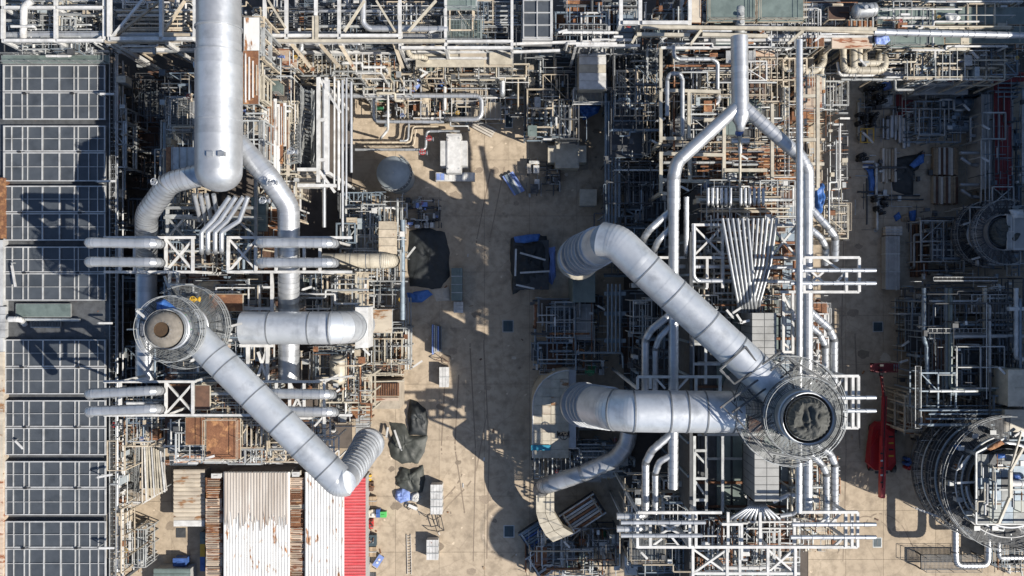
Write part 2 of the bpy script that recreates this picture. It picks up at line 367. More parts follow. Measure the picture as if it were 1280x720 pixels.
def pump(label, px, py, z, s, m='bluesteel', group=None, ang=0.):
    c = P(px,py,z); t = thing('pump', label, 'pump', (c.x,c.y,z), group); q = Vector((math.cos(ang),math.sin(ang),0)); u = Vector((0,0,1)); sd_ = Vector((-q.y,q.x,0))
    build(G().bar(c-q*1.1*s+u*.1*s, c+q*1.1*s+u*.1*s, .7*s, .2*s), 'base_plate', 'plinth', t)
    mo_ = build(G().tube([c+q*.1*s+u*.5*s, c+q*1.0*s+u*.5*s], .28*s, 12, 0), 'motor', m, t)
    g = G()
    for k in range(6): p = c+q*(.2+.13*k)*s+u*.5*s; g.cyl(p-q*.015, p+q*.015, .31*s, n=12)
    build(g, 'cooling_fins', m, mo_)
    build(G().cyl(c-q*.35*s+u*.5*s, c+q*.1*s+u*.5*s, .09*s, n=8), 'shaft', 'steel', t)
    build(G().cyl(c-q*.75*s+u*.5*s, c-q*.4*s+u*.5*s, .36*s, n=14), 'casing', 'steel', t)
    build(G().tube([c-q*.57*s+u*.6*s, c-q*.57*s+u*1.3*s, c-q*.57*s+u*1.3*s+sd_*.8*s], .12*s, 8), 'outlet', 'silver_dull', t); return t
def cabinet(label, px0, py0, px1, py1, z0, z1, m='cream', group=None, name='cabinet'):
    a, b = P(px0,py0,z1), P(px1,py1,z1); t = thing(name, label, 'cabinet', ((a.x+b.x)/2,(a.y+b.y)/2,z0), group)
    x0,x1,y0,y1 = a.x,b.x,b.y,a.y; e = .05
    bo_ = build(G().box((x0+e,y0+e,z0+.1),(x1-e,y1-e,z1-.08)), 'body', m, t)
    build(G().box((x0,y0,z1-.08),(x1,y1,z1)), 'lid', m, t)
    build(G().box((x0,y0,z0),(x1,y1,z0+.1)), 'base', 'plinth', t)
    build(G().box((x0+.15,y0-.0,z0+.2),(x1-.15,y0+e-.004,z1-.2)), 'door', 'wallgrey', bo_)
    build(G().bar(((x0+x1)/2-.2*(x1-x0),(y0+y1)/2,z1+.04),((x0+x1)/2+.2*(x1-x0),(y0+y1)/2,z1+.04),.08,.08), 'lifting_rib', m, t); return t
def vessel(label, pa, pb, z, r, m='silver_dull', group=None, nz=2):
    a, b = P(*pa,z), P(*pb,z); t = thing('vessel', label, 'pressure vessel', ((a.x+b.x)/2,(a.y+b.y)/2,z-r-.5), group); d = (b-a).normalized(); L = (b-a).length; g = G()
    path, rad = [], []
    for k in range(5): th = math.pi/2*k/4; path.append(-math.cos(th)*r*.6); rad.append(max(.02, math.sin(th)*r))
    prof = list(zip(rad, path))+list(zip(rad[::-1], [L-p for p in path[::-1]]))
    q = d.to_track_quat('Z','Y'); n = 16
    vs = [a+q@Vector((rr*math.cos(2*math.pi*j/n), rr*math.sin(2*math.pi*j/n), h)) for rr, h in prof for j in range(n)]
    g.add(vs, [(k*n+j,k*n+(j+1)%n,(k+1)*n+(j+1)%n,(k+1)*n+j) for k in range(len(prof)-1) for j in range(n)], True); build(g, 'shell', m, t)
    for u in (.22,.78):
        p = a.lerp(b,u); s = Vector((-d.y,d.x,0)); build(G().bar(p-s*r*.9-Vector((0,0,r*.7)), p+s*r*.9-Vector((0,0,r*.7)), .25, r*1.2), 'saddle', 'steel', t)
    for k in range(nz):
        p = a.lerp(b,(k+1)/(nz+1)); build(G().cyl(p, p+Vector((0,0,r+.35)), .13, n=8).cyl(p+Vector((0,0,r+.3)),p+Vector((0,0,r+.38)),.22,n=10), 'nozzle', m, t)
        p2 = a.lerp(b,.08+k*.84); build(G().tube([p2-d*.05,p2+d*.05], r*1.03, 16, 0), 'band', 'steel', t)
    return t
def lamp(label, px, py, z, ang, L=1.4, group=None, z0=None, m='white'):
    c = P(px,py,z); q = Vector((math.cos(ang),math.sin(ang),0)); z0 = z-2.2 if z0 is None else z0
    t = thing('light_fitting', label, 'light fitting', (c.x,c.y,z0), group)
    e = c-q*L*.62; build(G().bar((e.x,e.y,z0),(e.x,e.y,z-.05),.09).bar((e.x,e.y,z-.05),c-q*L*.4-Vector((0,0,.05)),.08), 'post', 'steel', t)
    ho_ = build(G().bar(c-q*L*.5, c+q*L*.5, .22, .14), 'housing', m, t); build(G().bar(c-q*L*.44-Vector((0,0,.11)), c+q*L*.44-Vector((0,0,.095)), .16, .05), 'diffuser', 'white', ho_); return t
def boxduct(label, pts, w, h, m='silver_dull', group=None, name='duct', seams=.9):
    W = [P(*p) for p in pts]; t = thing(name, label, 'duct', (W[0].x,W[0].y,min(p.z for p in W)-h/2), group); k = 0
    for a, b in zip(W, W[1:]):
        L = (b-a).length; n = max(1, round(L/seams))
        for i in range(n):
            p, q = a.lerp(b,i/n), a.lerp(b,(i+1)/n); d = (q-p).normalized()*.025
            build(G().bar(p+d, q-d, w, h), 'panel', m, t)
        beam(t, 'core', a, b, w*.94, h*.94, 'darksteel')
    return t
def drums(label, spots, m, r, h, z0, group, name='drum'):
    for (px,py) in spots:
        c = P(px,py,z0); t = thing(name, label, 'drum', c, group)
        build(G().lathe(c,[(.02,0),(r,0),(r*1.02,h*.33),(r,h*.66),(r,h),(r*.9,h-.03),(.02,h-.03)],14), 'shell', m, t); build(G().cyl(c+Vector((r*.4,0,h-.03)),c+Vector((r*.4,0,h+.05)),r*.15,n=8), 'bung', 'steel', t)

PAL = {'beige':'beige','white':'white','grey':'steel','silver':'silver','dull silver':'silver_dull','dark':'darksteel','blue-grey':'bluesteel','rusty':'rust','cream':'cream','brown':'brown'}
FINE = {}
CNT = {}
def clutter_pipe(name, label, W, rad, m, group, **k):
    CNT[name] = CNT.get(name, 0)+1
    if CNT[name] > 290:
        FINE.setdefault(m, G()).tube(W, rad, 6, rad*1.6, 3); return
    pipe(name, label, W, rad, m, group, world=True, **k)
def clutter(seed, x0, y0, x1, y1, z0, z1, where, pal, **n):
    """the small plant that fills a stretch of the site: each item its own thing; counts per kind in n"""
    r = random.Random(seed); pal = pal.split(','); U = r.uniform; zz = lambda: U(z0, z1)
    def ch(no=()):
        c = r.choice([p for p in pal if p not in no]); return c, PAL[c]
    w, h = x1-x0, y1-y0
    fine = [(m_, G()) for m_ in (PAL[pal[0]], PAL[pal[-1]], 'darksteel', 'darksteel' if 'dark' in pal or 'blue-grey' in pal else 'rust', 'steel')]
    for _ in range(int(w*h/n.get('fine', 62))):
        g_ = r.choice(fine)[1]; hz = r.random() < .5; L = U(5,32); z = U(z0*.5, z1); px, py = U(x0,x1), U(y0,y1); a = P(px,py,z); b = P(min(x1,px+L) if hz else px, py if hz else min(y1,py+L), z); k = r.random(); q = r.choice([.03,.04,.05,.07])
        if k < .72: g_.tube([a,b], q, 5, 0)
        elif k < .82: g_.tube([a, Vector((a.x,a.y,max(.05,a.z-U(1,3)))) ], q, 5, 0); g_.bar(a+Vector((-.4,0,0)),a+Vector((.4,0,0)),q)
        else: e = U(.1,.35); f = U(.1,.35); g_.box(a-Vector((e,f,.25)), a+Vector((e,f,.1)))
    for m_, g_ in fine:
        if g_.v: o_ = build(g_, 'small_bore_pipework', m_, None, (0,0,0)); o_['kind'] = 'stuff'
    for _ in range(n.get('deck', 0)):
        c = r.choice(['grating','darksteel','rust','plinth','greenglass','darksteel','rustsheet']) if 'deckm' not in n else r.choice(n['deckm'].split(','))
        a, b = U(14,46), U(14,46); px, py = U(x0, max(x0+1,x1-a)), U(y0, max(y0+1,y1-b)); z = U(z0, z0+(z1-z0)*.8)
        nm = {'grating':'open grating','rust':'rusted plate','plinth':'pale','greenglass':'grey-green','darksteel':'dark','wallgrey':'grey','rustsheet':'rust-streaked','brown':'brown','concrete_base':'dim','bluesteel':'blue-grey'}[c]
        platform(f'{nm} walkway deck {where}', px, py, min(px+a,x1), min(py+b,y1), z, f'{nm} decks {where}', m=c, rm=r.choice(['steel','beige','white','bluesteel']) if 'dark' not in pal else 'bluesteel', solid=c != 'grating', rails=r.random() < .75, z0=max(0, z-5))
    for _ in range(n.get('frame', 0)):
        c, m = ch(('silver','rusty','dull silver','brown') if r.random() < .5 else ('silver','rusty','dull silver','brown','white') if set(pal) & {'grey','beige','cream','dark','blue-grey'} else ('silver','rusty','brown')); a, b = U(22,60), U(22,60); px, py = U(x0, max(x0+1,x1-a)), U(y0, max(y0+1,y1-b)); z = z0+(z1-z0)*U(.5,1)
        xs = [px, px+a] if a < 40 else [px, px+a/2, px+a]; ys = [py, py+b] if b < 40 else [py, py+b/2, py+b]
        xs = [min(x,x1) for x in xs]; ys = [min(y,y1) for y in ys]
        frame(f'{c} open steel frame {where}', xs, ys, [z-2.4, z], m, f'{c} steel frames {where}', w=U(.10,.19), brace=[(0,0,r.choice(['x','/','\\','-','-','-']))], joist=r.choice([0,1,2,3]), z0=max(0,z-6))
    for _ in range(n.get('pipe', 0)):
        c, m = ch(); hz = r.random() < n.get('hz', .5); L = U(.25,.9)*(w if hz else h); L = max(18, min(L, 120)); z = zz(); rad = r.choice([.05,.06,.08,.1,.12,.16])
        px, py = U(x0, max(x0+1, x1-(L if hz else 0))), U(y0, max(y0+1, y1-(0 if hz else L)))
        d = (1,0) if hz else (0,1); e = (px+d[0]*L, py+d[1]*L, z); pts = [(px,py,z)]
        if r.random() < .5:
            u = U(.25,.75); j = U(-14,14); mx, my = px+d[0]*L*u, py+d[1]*L*u
            pts += [(mx,my,z), (mx+d[1]*j,my+d[0]*j,z)]; e = (e[0]+d[1]*j, e[1]+d[0]*j, z)
        pts.append(e); W = [P(*p) for p in pts]
        for k, end in ((0,W[0]),(-1,W[-1])):
            if r.random() < .6: q = end-Vector((0,0,U(1,max(1.2,min(3.5,z-.2))))); q.z = max(.05,q.z); W = [q]+W if k == 0 else W+[q]
        sz = 'thin' if rad < .09 else ('slim' if rad < .15 else 'thick')
        clutter_pipe(sz+'_pipe', f'{c} {sz} pipe {where}', W, rad, m, f'{c} {sz} pipes {where}', n=6 if rad < .11 else 8, sheet=0 if rad < .15 else 1.2, flanges=rad > .09 and r.random() < .4)
    for _ in range(n.get('bundle', 0)):                          # parallel lines running together, each a pipe
        c, m = ch(); hz = r.random() < n.get('hz', .5); L = U(.45,1)*(w if hz else h); L = min(L, 190); z = zz(); k = r.randint(3,6); rad = r.choice([.06,.08,.11])
        px, py = U(x0, max(x0+1,x1-(L if hz else 24))), U(y0, max(y0+1,y1-(24 if hz else L)))
        for i in range(k):
            o = i*U(3.4,4.6)*(1+rad*3); cut = U(0,L*.12)
            a, b = ((px+cut,py+o),(px+L-cut,py+o)) if hz else ((px+o,py+cut),(px+o,py+L-cut))
            if max(a[0],b[0]) > x1+2 or max(a[1],b[1]) > y1+2: continue
            W = [P(*a,z), P(*b,z)]; W.append(W[-1]-Vector((0,0,min(z-.1,U(.8,2.5)))))
            clutter_pipe('bank_pipe', f'{c} bank pipe {where}', W, rad, m, f'{c} pipe banks {where}', n=6, sheet=0)
    for _ in range(n.get('tray', 0)):
        hz = r.random() < .5; L = min(U(.3,.8)*(w if hz else h), 110); px, py = U(x0,max(x0+1,x1-(L if hz else 0))), U(y0,max(y0+1,y1-(0 if hz else L)))
        tray(f'cable tray {where}', (px,py), (px+L,py) if hz else (px,py+L), U(.35,.7), zz(), r.choice(['steel','bluesteel']), f'cable trays {where}')
    for _ in range(n.get('valve', 0)):
        CNT['valve'] = CNT.get('valve', 0)+1
        if CNT['valve'] > 270: break
        wm, cn = r.choice([('redbright','red'),('blue','blue'),('yellow','yellow'),('darksteel','dark')]+[('steel','grey'),('silver_dull','silver')]*4); valve(f'{cn}-wheeled valve {where}', U(x0,x1), U(y0,y1), zz(), U(.4,.85), r.choice(['steel','silver_dull','paleblue' if r.random()<.15 else 'beige']), wm, f'{cn}-wheeled valves {where}', r.choice([0,math.pi/2]))
    for _ in range(n.get('pump', 0)):
        m, cn = r.choice([('bluesteel','blue-grey'),('steel','grey'),('green','green'),('darksteel','dark')]); pump(f'{cn} motor pump {where}', U(x0,x1), U(y0,y1), z0, U(.7,1.2), m, f'{cn} motor pumps {where}', r.choice([0,1.57,3.14,4.71]))
    for _ in range(n.get('cab', 0)):
        CNT['cab'] = CNT.get('cab', 0)+1
        if CNT['cab'] > 295: break
        c = r.choice(['cream','white','wallgrey','steel','greenglass','rust','beige','tankgrey']) if 'cabm' not in n else r.choice(n['cabm'].split(',')); nm = {'wallgrey':'grey','steel':'steel grey','greenglass':'grey-green','tankgrey':'blue-grey','darksteel':'dark','rust':'rusty','bluesteel':'slate blue'}.get(c,c)
        lo_, hi_ = n.get('cs',(4,14)); a, b = U(lo_,hi_), U(lo_,hi_); px, py = U(x0,x1-a), U(y0,y1-b); z = U(z0,z1); cabinet(f'{nm} box housing {where}', px, py, px+a, py+b, max(0,z-U(1,2.4)), z+.2, c, f'{nm} box housings {where}', 'equipment_box')
    for _ in range(n.get('ves', 0)):
        c, m = ch(); hz = r.random() < .5; L = U(18,40); px, py = U(x0+6,max(x0+7,x1-L-6)), U(y0+6,max(y0+7,y1-L-6)); vessel(f'{c} round-ended vessel {where}', (px,py), (px+L,py) if hz else (px,py+L), zz(), U(.5,.95), m, f'{c} vessels {where}')
    for _ in range((n.get('lamp', 0)+1)//2):
        lamp(f'white strip light {where}', U(x0,x1), U(y0,y1), z1+U(0,1), r.choice([0,.3,.6,1.57,-.5,-.8]), 1.0, group=f'white strip lights {where}')
    for _ in range(n.get('duct', 0)):
        hz = r.random() < .5; L = U(20,50); px, py = U(x0,max(x0+1,x1-L)), U(y0,max(y0+1,y1-L)); z = zz(); c = r.choice(['silver_dull','rust','wallgrey','rustsheet','greenglass']) if 'ductm' not in n else r.choice(n['ductm'].split(','))
        nm = {'silver_dull':'dull silver','wallgrey':'grey','rustsheet':'rust-streaked','rust':'rusted','greenglass':'grey-green','bluesteel':'slate blue','darksteel':'dark'}.get(c,c); boxduct(f'{nm} square duct {where}', [(px,py,z),(px+L,py,z) if hz else (px,py+L,z)], U(.8,1.8), U(.6,1), c, f'{nm} square ducts {where}')

# ================================================================ THE SETTING
g = G().box((-600,-600,-1), (600,600,0)); gr = build(g, 'ground', 'concrete_base', None, (0,0,0)); gr['kind'] = 'structure'
pav = bpy.data.objects.new('yard_pavement', None); COL.objects.link(pav); pav['kind'] = 'structure'
SLAB = {}
def slabs(x0, y0, x1, y1, sx, sy):           # cast concrete bays with open joints
    a, b = P(x0,y0), P(x1,y1); nx = max(1, round((b.x-a.x)/sx)); ny = max(1, round((a.y-b.y)/sy)); w, h = (b.x-a.x)/nx, (a.y-b.y)/ny; k = (round(w,2), round(h,2))
    if k not in SLAB:
        gg = G().box((-w/2+.015,-h/2+.015,0), (w/2-.015,h/2-.015,.05)); me = bpy.data.meshes.new('slab'); me.from_pydata(gg.v, [], gg.f); me.materials.append(MATS['concrete']); SLAB[k] = me
    for i in range(nx):
        for j in range(ny):
            o = bpy.data.objects.new('slab', SLAB[k]); COL.objects.link(o); o.parent = pav; o.location = (a.x+w*(i+.5), b.y+h*(j+.5), 0)
slabs(440, 60, 549, 760, 5.4, 7); slabs(549, 60, 662, 760, 5.65, 7); slabs(662, 60, 780, 760, 5.9, 7)
slabs(1010, 90, 1104, 760, 4.7, 6.2); slabs(1104, 90, 1300, 760, 6.5, 6.2); slabs(140, 560, 440, 760, 7.5, 6.6)

# wear on the paving: tyre marks, spills, repair patches, each a thin skin on the slabs
def wear(name, pts, m, z): return build(G().add([Vector((p.x,p.y,z)) for p in pts], [tuple(range(len(pts)))]), name, m, pav)
wr = random.Random(17); wz = .051
for (x0,y0,x1,y1) in ((548,240,660,715),(460,500,590,715),(1040,110,1120,700),(650,160,750,330),(556,100,640,240),(165,630,215,700)):
    for _ in range(max(3, int((x1-x0)*(y1-y0)/3300))):
        c = P(wr.uniform(x0,x1), wr.uniform(y0,y1)); r_ = wr.uniform(.12,.75); n_ = 14; ph = wr.uniform(0,9); wz += .00011
        wear('oil_stain', [c+Vector((math.cos(6.283*k/n_)*r_*(1+.5*mnoise.noise(Vector((ph,k*.9,0)))), math.sin(6.283*k/n_)*r_*wr.uniform(.55,1.0), 0)) for k in range(n_)], wr.choice(['stain','stain','stain','repair']), wz)
for (pts) in ([(600,700),(603,560),(596,430),(604,300),(622,210)],[(575,715),(572,640),(560,560),(565,470)],[(1062,700),(1066,560),(1060,420),(1064,250)],[(520,700),(545,640),(585,600),(600,520)],[(1140,700),(1115,650),(1082,640),(1055,690)]):
    for off in (-.85,.85):
        path = fillet([P(*p)+Vector((off,off*.2,0)) for p in pts], 6, 8); wz += .00011; L_ = []; R_ = []
        for k, p in enumerate(path):
            d = (path[min(k+1,len(path)-1)]-path[max(k-1,0)]).normalized(); q = Vector((-d.y,d.x,0))*wr.uniform(.05,.11); L_.append(p+q); R_.append(p-q)
        g = G(); n_ = len(L_); g.add([Vector((p.x,p.y,wz)) for p in L_+R_], [(k,k+1,n_+k+1,n_+k) for k in range(n_-1) if wr.random() < .75]); build(g, 'tyre_mark', 'tyre', pav)
# unseen blocks added beyond the frame to throw shade over the yards
def shade_block(label, x0, y0, x1, y1, h):
    t = thing('shade_block', label, 'building', ((x0+x1)/2,(y0+y1)/2,0))
    build(G().box((x0,y0,0),(x1,y1,h)), 'wall', 'panel_frame', t); build(G().box((x0-.3,y0-.3,h),(x1+.3,y1+.3,h+.4)), 'roof', 'steel', t)  # pale walls chosen to bounce light into the shaded yard
    for k in range(int((y1-y0)/5)):
        y = y0+2.5+5*k; build(G().box((x0-.25,y-.2,0),(x0,y+.2,h-.02)), 'pilaster', 'steel', t)
    return t
shade_block('tall grey boiler house standing beyond the dim east yard', 67, -13, 92, 52, 26)
shade_block('lower grey boiler annex between the two taller houses', 67.5, -25.5, 90, -20.5, 15)
shade_block('grey boiler house at the south end beside the furthest stack', 67, -34, 92, -26.5, 20.5)
shade_block('middle grey boiler house next to the annex', 68, -20.2, 92, -13.4, 25)

# ================================================================ WEST HALL WITH LOUVRED ROOF BAYS
ZP = 10.0
t = thing('hall', 'long hall carrying the rows of dark panel bays on its flat roof', 'building', P(70,360,0))
a, b = P(-60,78,ZP-.6), P(139,760,ZP-.6); xw = -48.8
build(G().box((a.x,b.y,ZP-1.2),(b.x,a.y,ZP-.6)), 'roof', 'darksteel', t)
build(G().box((xw-.3,b.y,0),(xw,a.y,ZP-1.2)), 'wall', 'wallgrey', t)
for k in range(12): y_ = b.y+2+k*(a.y-b.y-3)/11; beam(t, 'column', (b.x-.4,y_,0), (b.x-.4,y_,ZP-1.2), .3, .3, 'darksteel')
build(G().box((a.x,a.y-.3,0),(xw-.3,a.y,ZP-1.2)), 'wall', 'wallgrey', t)
bx(t, 'parapet', -40, 222, 4.5, 298, ZP-.6, ZP+.5, 'rust'); bx(t, 'parapet', -40, 300, 3.5, 440, ZP-.6, ZP+.4, 'panel_frame'); bx(t, 'parapet', -40, 440, 3.5, 600, ZP-.6, ZP+.5, 'rooftan'); bx(t, 'parapet', -40, 600, 3.5, 760, ZP-.6, ZP+.4, 'rustsheet')
BAYS = [(82,115,149),(158,190,226),(233,266,300),(309,341,375),(425,459,492),(501,534,568),(577,610,643),(652,685,722)]
CX = [4.5,14,27.5,34,52.5,74,92.5,97.5,111,122,131]
ORD = ['first','second','third','fourth','fifth','sixth','seventh','eighth']
for i, (y0, ym, y1) in enumerate(BAYS):
    xs = [x*(1-.022*(y0/720))+4*(y0/720) for x in CX]
    t = thing('panel_bay', f'dark panel bay in a pale frame, {ORD[i]} counting down from the pipe rack', 'panel bay', P(68,(y0+y1)/2,ZP-.6), 'dark panel bays along the hall roof')
    for (ya, yb) in ((y0, ym-1.2), (ym+1.2, y1)):
        yc = (ya+yb)/2
        for r0, r1 in ((ya, yc), (yc, yb)):
            for xa, xb in zip(xs, xs[1:]):
                a, b = P(xa+.4,r0+.4,ZP), P(xb-.4,r1-.4,ZP); p = R.uniform(-.02,.02)
                o = bpy.data.objects.new('panel', unit('box','panel')); COL.objects.link(o); o.parent = t
                o.location = Vector(((a.x+b.x)/2,(a.y+b.y)/2,ZP-.07+p))-base(t); o.scale = (b.x-a.x, a.y-b.y, .1); o.rotation_euler = (R.uniform(-.012,.012), R.uniform(-.012,.012), 0)
        for y, w in ((ya,.13),(yb,.13),(yc,.06)): beam(t, 'rail', P(xs[0]-.9,y,ZP), P(xs[-1]+.9,y,ZP), w, .2, 'panel_frame')
        for k, x in enumerate(xs):
            w = .14 if k in (0,4,5,10) else .075
            beam(t, 'mullion', P(x,ya,ZP+.012), P(x,yb,ZP+.012), w, .2, 'panel_frame')
for y in (117,190,266,341,459,534,610,685):
    for x in (96,30):
        c = P(x+R.uniform(-6,6),y,ZP+.1); tt = thing('cable_clip_box', 'small dark junction box on the rail between panel rows', 'junction box', c, 'junction boxes on the panel rails')
        build(G().box(c+Vector((-.18,-.1,0)), c+Vector((.18,.1,.16))), 'body', 'black', tt); build(G().tube([c+Vector((.18,0,.08)),c+Vector((.6,.05,.05))],.03,5,0),'conduit','black',tt)
for (x,y,an,L) in ((134,117.5,0,1.6),(133,226.5,.02,2.0),(132,404,0,1.5),(131,595,.2,1.7),(133,685,0,1.7)):
    lamp('white strip light reaching over the panel bay ends', x, y, ZP+1.4, an, L, 'strip lights over the panel bays', ZP-.5)
lamp('bent white strip light fallen across the dark panels', 24, 556, ZP+.6, -.8, 1.2, None, ZP-.1)
lamp('long pale strip light laid across the fourth panel bay', 17, 345, ZP+.7, -1.4, 2.4, None, ZP-.1)
# gap between the fourth and fifth bays
W1 = 'in the gap between panel bays'
platform(f'grey-green glass roof light {W1}', 20, 380, 88, 396, ZP-.1, m='greenglass', solid=True, rails=False, legs=False, z0=ZP-.6)
pipe('pipe', f'grey vent pipe crossing {W1}', [(12,399,ZP),(100,400,ZP)], .16, 'steel'); pipe('pipe', f'white elbow pipe {W1}', [(12,399,ZP+.6),(26,399,ZP+.8),(31,405,ZP-.5)], .32, 'white')
platform(f'slatted dark grating {W1}', 38, 401, 75, 409, ZP-.15, rails=False, legs=False, z0=ZP-.6)
boxduct(f'pale duct on the roof edge {W1}', [(5,383,ZP+.3),(5,422,ZP+.3)], .6, .5, 'panel_frame')
for y0, y1 in ((62,200),(200,330),(330,470),(470,600),(600,725)):
    tray('grey cable tray hung along the east eave of the hall', (141,y0), (141,y1), .7, ZP-.2, 'steel', 'cable trays along the hall eave')
    pipe('pipe', 'thin white pipe along the east eave of the hall', [(153.5,y0+14,ZP-2),(153.5,y1,ZP-2)], .09, 'white', 'thin white pipes along the hall eave', 6, sheet=0)
    pipe('pipe', 'dull silver pipe along the east eave of the hall', [(146.5,y0,ZP-.9),(146.5,y1-3,ZP-.9)], .16, 'silver_dull', 'dull silver pipes along the hall eave', 8, sheet=1.3)
platform('grey walkway along the north end of the panel bays', 2, 69, 136, 79, ZP+.4, m='greenglass', solid=True, legs=False, z0=ZP-.4)
clutter(11, 134, 75, 158, 300, ZP-2.5, ZP, 'beside the upper panel bays', 'grey,blue-grey,beige', pipe=6, valve=3, cab=4, hz=.3, frame=2)
clutter(12, 134, 520, 156, 720, ZP-3, ZP, 'beside the lower panel bays', 'white,grey,beige', pipe=12, valve=4, cab=5, hz=.4, frame=3)
clutter(13, 156, 80, 245, 300, 1, 7, 'in the dark pit beside the hall', 'dark,dark,dark,brown', pipe=12, frame=4, deck=4, deckm='darksteel,brown,grating', pump=2, cab=3, cabm='darksteel,brown')  # dark palette puts the pit's deep shade into the plant's colours
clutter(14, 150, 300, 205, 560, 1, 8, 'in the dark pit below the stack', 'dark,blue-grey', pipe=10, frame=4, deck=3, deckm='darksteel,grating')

# ================================================================ STACKS
def stack(label, px, py, zt, r, decks, cap, hood=None):
    c = P(px,py,zt); c.z = 0; t = thing('stack', label, 'chimney stack', c); V = Vector
    g = G(); prof = [(r*1.0, 0),(r*1.0, zt-4),(r*.97, zt-.4),(r*1.04, zt-.4),(r*1.04, zt)]
    g.lathe(c, prof[:2], 32); g.lathe(c, prof[1:3], 32); g.lathe(c, prof[2:], 32); build(g, 'shell', 'duct', t)
    for k in range(5): z = zt-1.2-k*1.5; build(G().lathe(c+V((0,0,z)), [(r,0),(r+.14,.03),(r+.14,.16),(r,.19)], 32), 'stiffener_ring', 'silver', t)
    if cap == 'cone':
        build(G().lathe(c+V((0,0,zt)), [(r*.93,-.5),(r*.93,0),(r*.8,.28),(r*.55,.45),(r*.4,.5)], 28), 'rain_cover', 'capcloth', t)
        build(G().lathe(c+V((0,0,zt)), [(r*.4,.5),(r*.38,.3),(.02,.3)], 16, smooth=False), 'opening', 'caphole', t)
        for k in range(16):
            a = 2*math.pi*k/16; q = V((math.cos(a),math.sin(a),0)); build(G().bar(c+q*r*.42+V((0,0,zt+.51)), c+q*r*.92+V((0,0,zt+.07)), .035, .05), 'seam', 'band', t)
    else:
        g = G(); n = 60; vs = []; prof = [(1.09,-1.0),(1.1,-.5),(1.07,-.02),(.96,.12)]+[(.9-.075*k, .16+.02*k) for k in range(12)]
        for k, (f, h) in enumerate(prof):
            for j in range(n):
                a = 2*math.pi*j/n; e = (.045 if j % 2 else -.045)*(1 if k < 4 else 0); f_ = f*.74; q = V((math.cos(a)*r*f_*(1+e*.6), math.sin(a)*r*f_*(1+e*.6), 0))
                w = mnoise.noise(q*.9+V((px,0,0)))*.55+abs(mnoise.noise(q*1.7+V((0,py,0))))*.5 if k > 2 else 0
                vs.append(c+q+V((0,0,zt+h+w*min(1,(k-2)/2))))
        m_ = len(prof); g.add(vs, [(k*n+j,k*n+(j+1)%n,(k+1)*n+(j+1)%n,(k+1)*n+j) for k in range(m_-1) for j in range(n)]); g.add(vs[-n:], [tuple(range(n))]); build(g, 'tarpaulin', 'cover', t)
        build(G().ring(c+V((0,0,zt-.5)), r*.85, .05, 40, 5), 'rope', 'band', t)
    for (z, ro, a0, a1) in decks:
        d = c+V((0,0,z)); n = 56; g = G(); ri = r+.25
        k = max(4, int((ro-ri)/.13))
        for q in range(k+1): rad = ri+(ro-ri)*q/k; g.annulus(d-V((0,0,.06)), rad-.03, rad+.03, .05, n, a0, a1)
        m = int((a1-a0)*ro/.5)
        for q in range(m+1):
            a = a0+(a1-a0)*q/m; v = V((math.cos(a),math.sin(a),0)); g.bar(d+v*ri-V((0,0,.09)), d+v*ro-V((0,0,.09)), .04, .07)
        dk_ = build(g, 'grating', 'grating' if zt > 20 else 'darksteel', t)
        build(G().annulus(d-V((0,0,.15)), ro-.01, ro+.04, .22, n, a0, a1), 'toe_plate', 'darksteel' if cap == 'tarp' else 'steel', dk_)
        g = G(); pts = [d+V((math.cos(a0+(a1-a0)*q/40)*ro, math.sin(a0+(a1-a0)*q/40)*ro, 0)) for q in range(41)]
        for h in (.55,1.1): g.tube([p+V((0,0,h)) for p in pts], .03, 5, 0)
        for p in pts[::2]: g.bar(p, p+V((0,0,1.1)), .045)
        build(g, 'handrail', 'steel', dk_)
        for q in range(12):
            a = a0+(a1-a0)*(q+.5)/12; v = V((math.cos(a),math.sin(a),0)); beam(t, 'bracket', d+v*ri-V((0,0,.2)), d+v*ro-V((0,0,.2)), .12, .16, 'darksteel')
            beam(t, 'knee_brace', d+v*(r+.05)-V((0,0,1.6)), d+v*(ro-.2)-V((0,0,.3)), .09, .09, 'darksteel')
    return t
PI2 = 2*math.pi
stack('silver stack with a tan cloth cap and round hole, beside the panel bays', 205, 412, 30, 1.72, [(28.3,2.95,0,PI2),(24.6,3.9,-2.2,2.2)], 'cone')
stack('silver stack topped by a crumpled dark tarpaulin, beside the road', 1012, 524, 32, 2.2, [(30.2,3.5,0,PI2),(26.7,5.0,0,PI2)], 'tarp')
vc = Vector((*P(1262,604,13).xy, 0))
for k, (rd, z, a0, a1, r_, m_) in enumerate(((5.2,12.9,1.9,4.6,.12,'steel'),(5.9,13.0,2.6,5.0,.08,'white'),(6.7,10.4,2.0,4.3,.14,'bluesteel'),(7.0,8.0,2.2,4.4,.10,'steel'),(6.2,7.6,1.8,3.9,.16,'darksteel'),(4.75,13.1,3.2,5.2,.18,'silver_dull'))):
    t = thing('curved_pipe', f'curved {("grey","white","blue-grey","slim grey","dark","dull silver")[k]} pipe bending round the wide dim stack', 'pipe', vc+Vector((0,0,z)), 'curved pipes round the wide dim stack')
    build(G().ring(vc+Vector((0,0,z)), rd, r_, 30, 8, a0, a1), 'tube', m_, t)
    for q in range(5): a = a0+(a1-a0)*(q+.5)/5; v = Vector((math.cos(a),math.sin(a),0)); beam(t, 'support', vc+v*(rd-.35)+Vector((0,0,z-.2)), vc+v*(rd+.35)+Vector((0,0,z-.2)), .1, .1, 'steel')
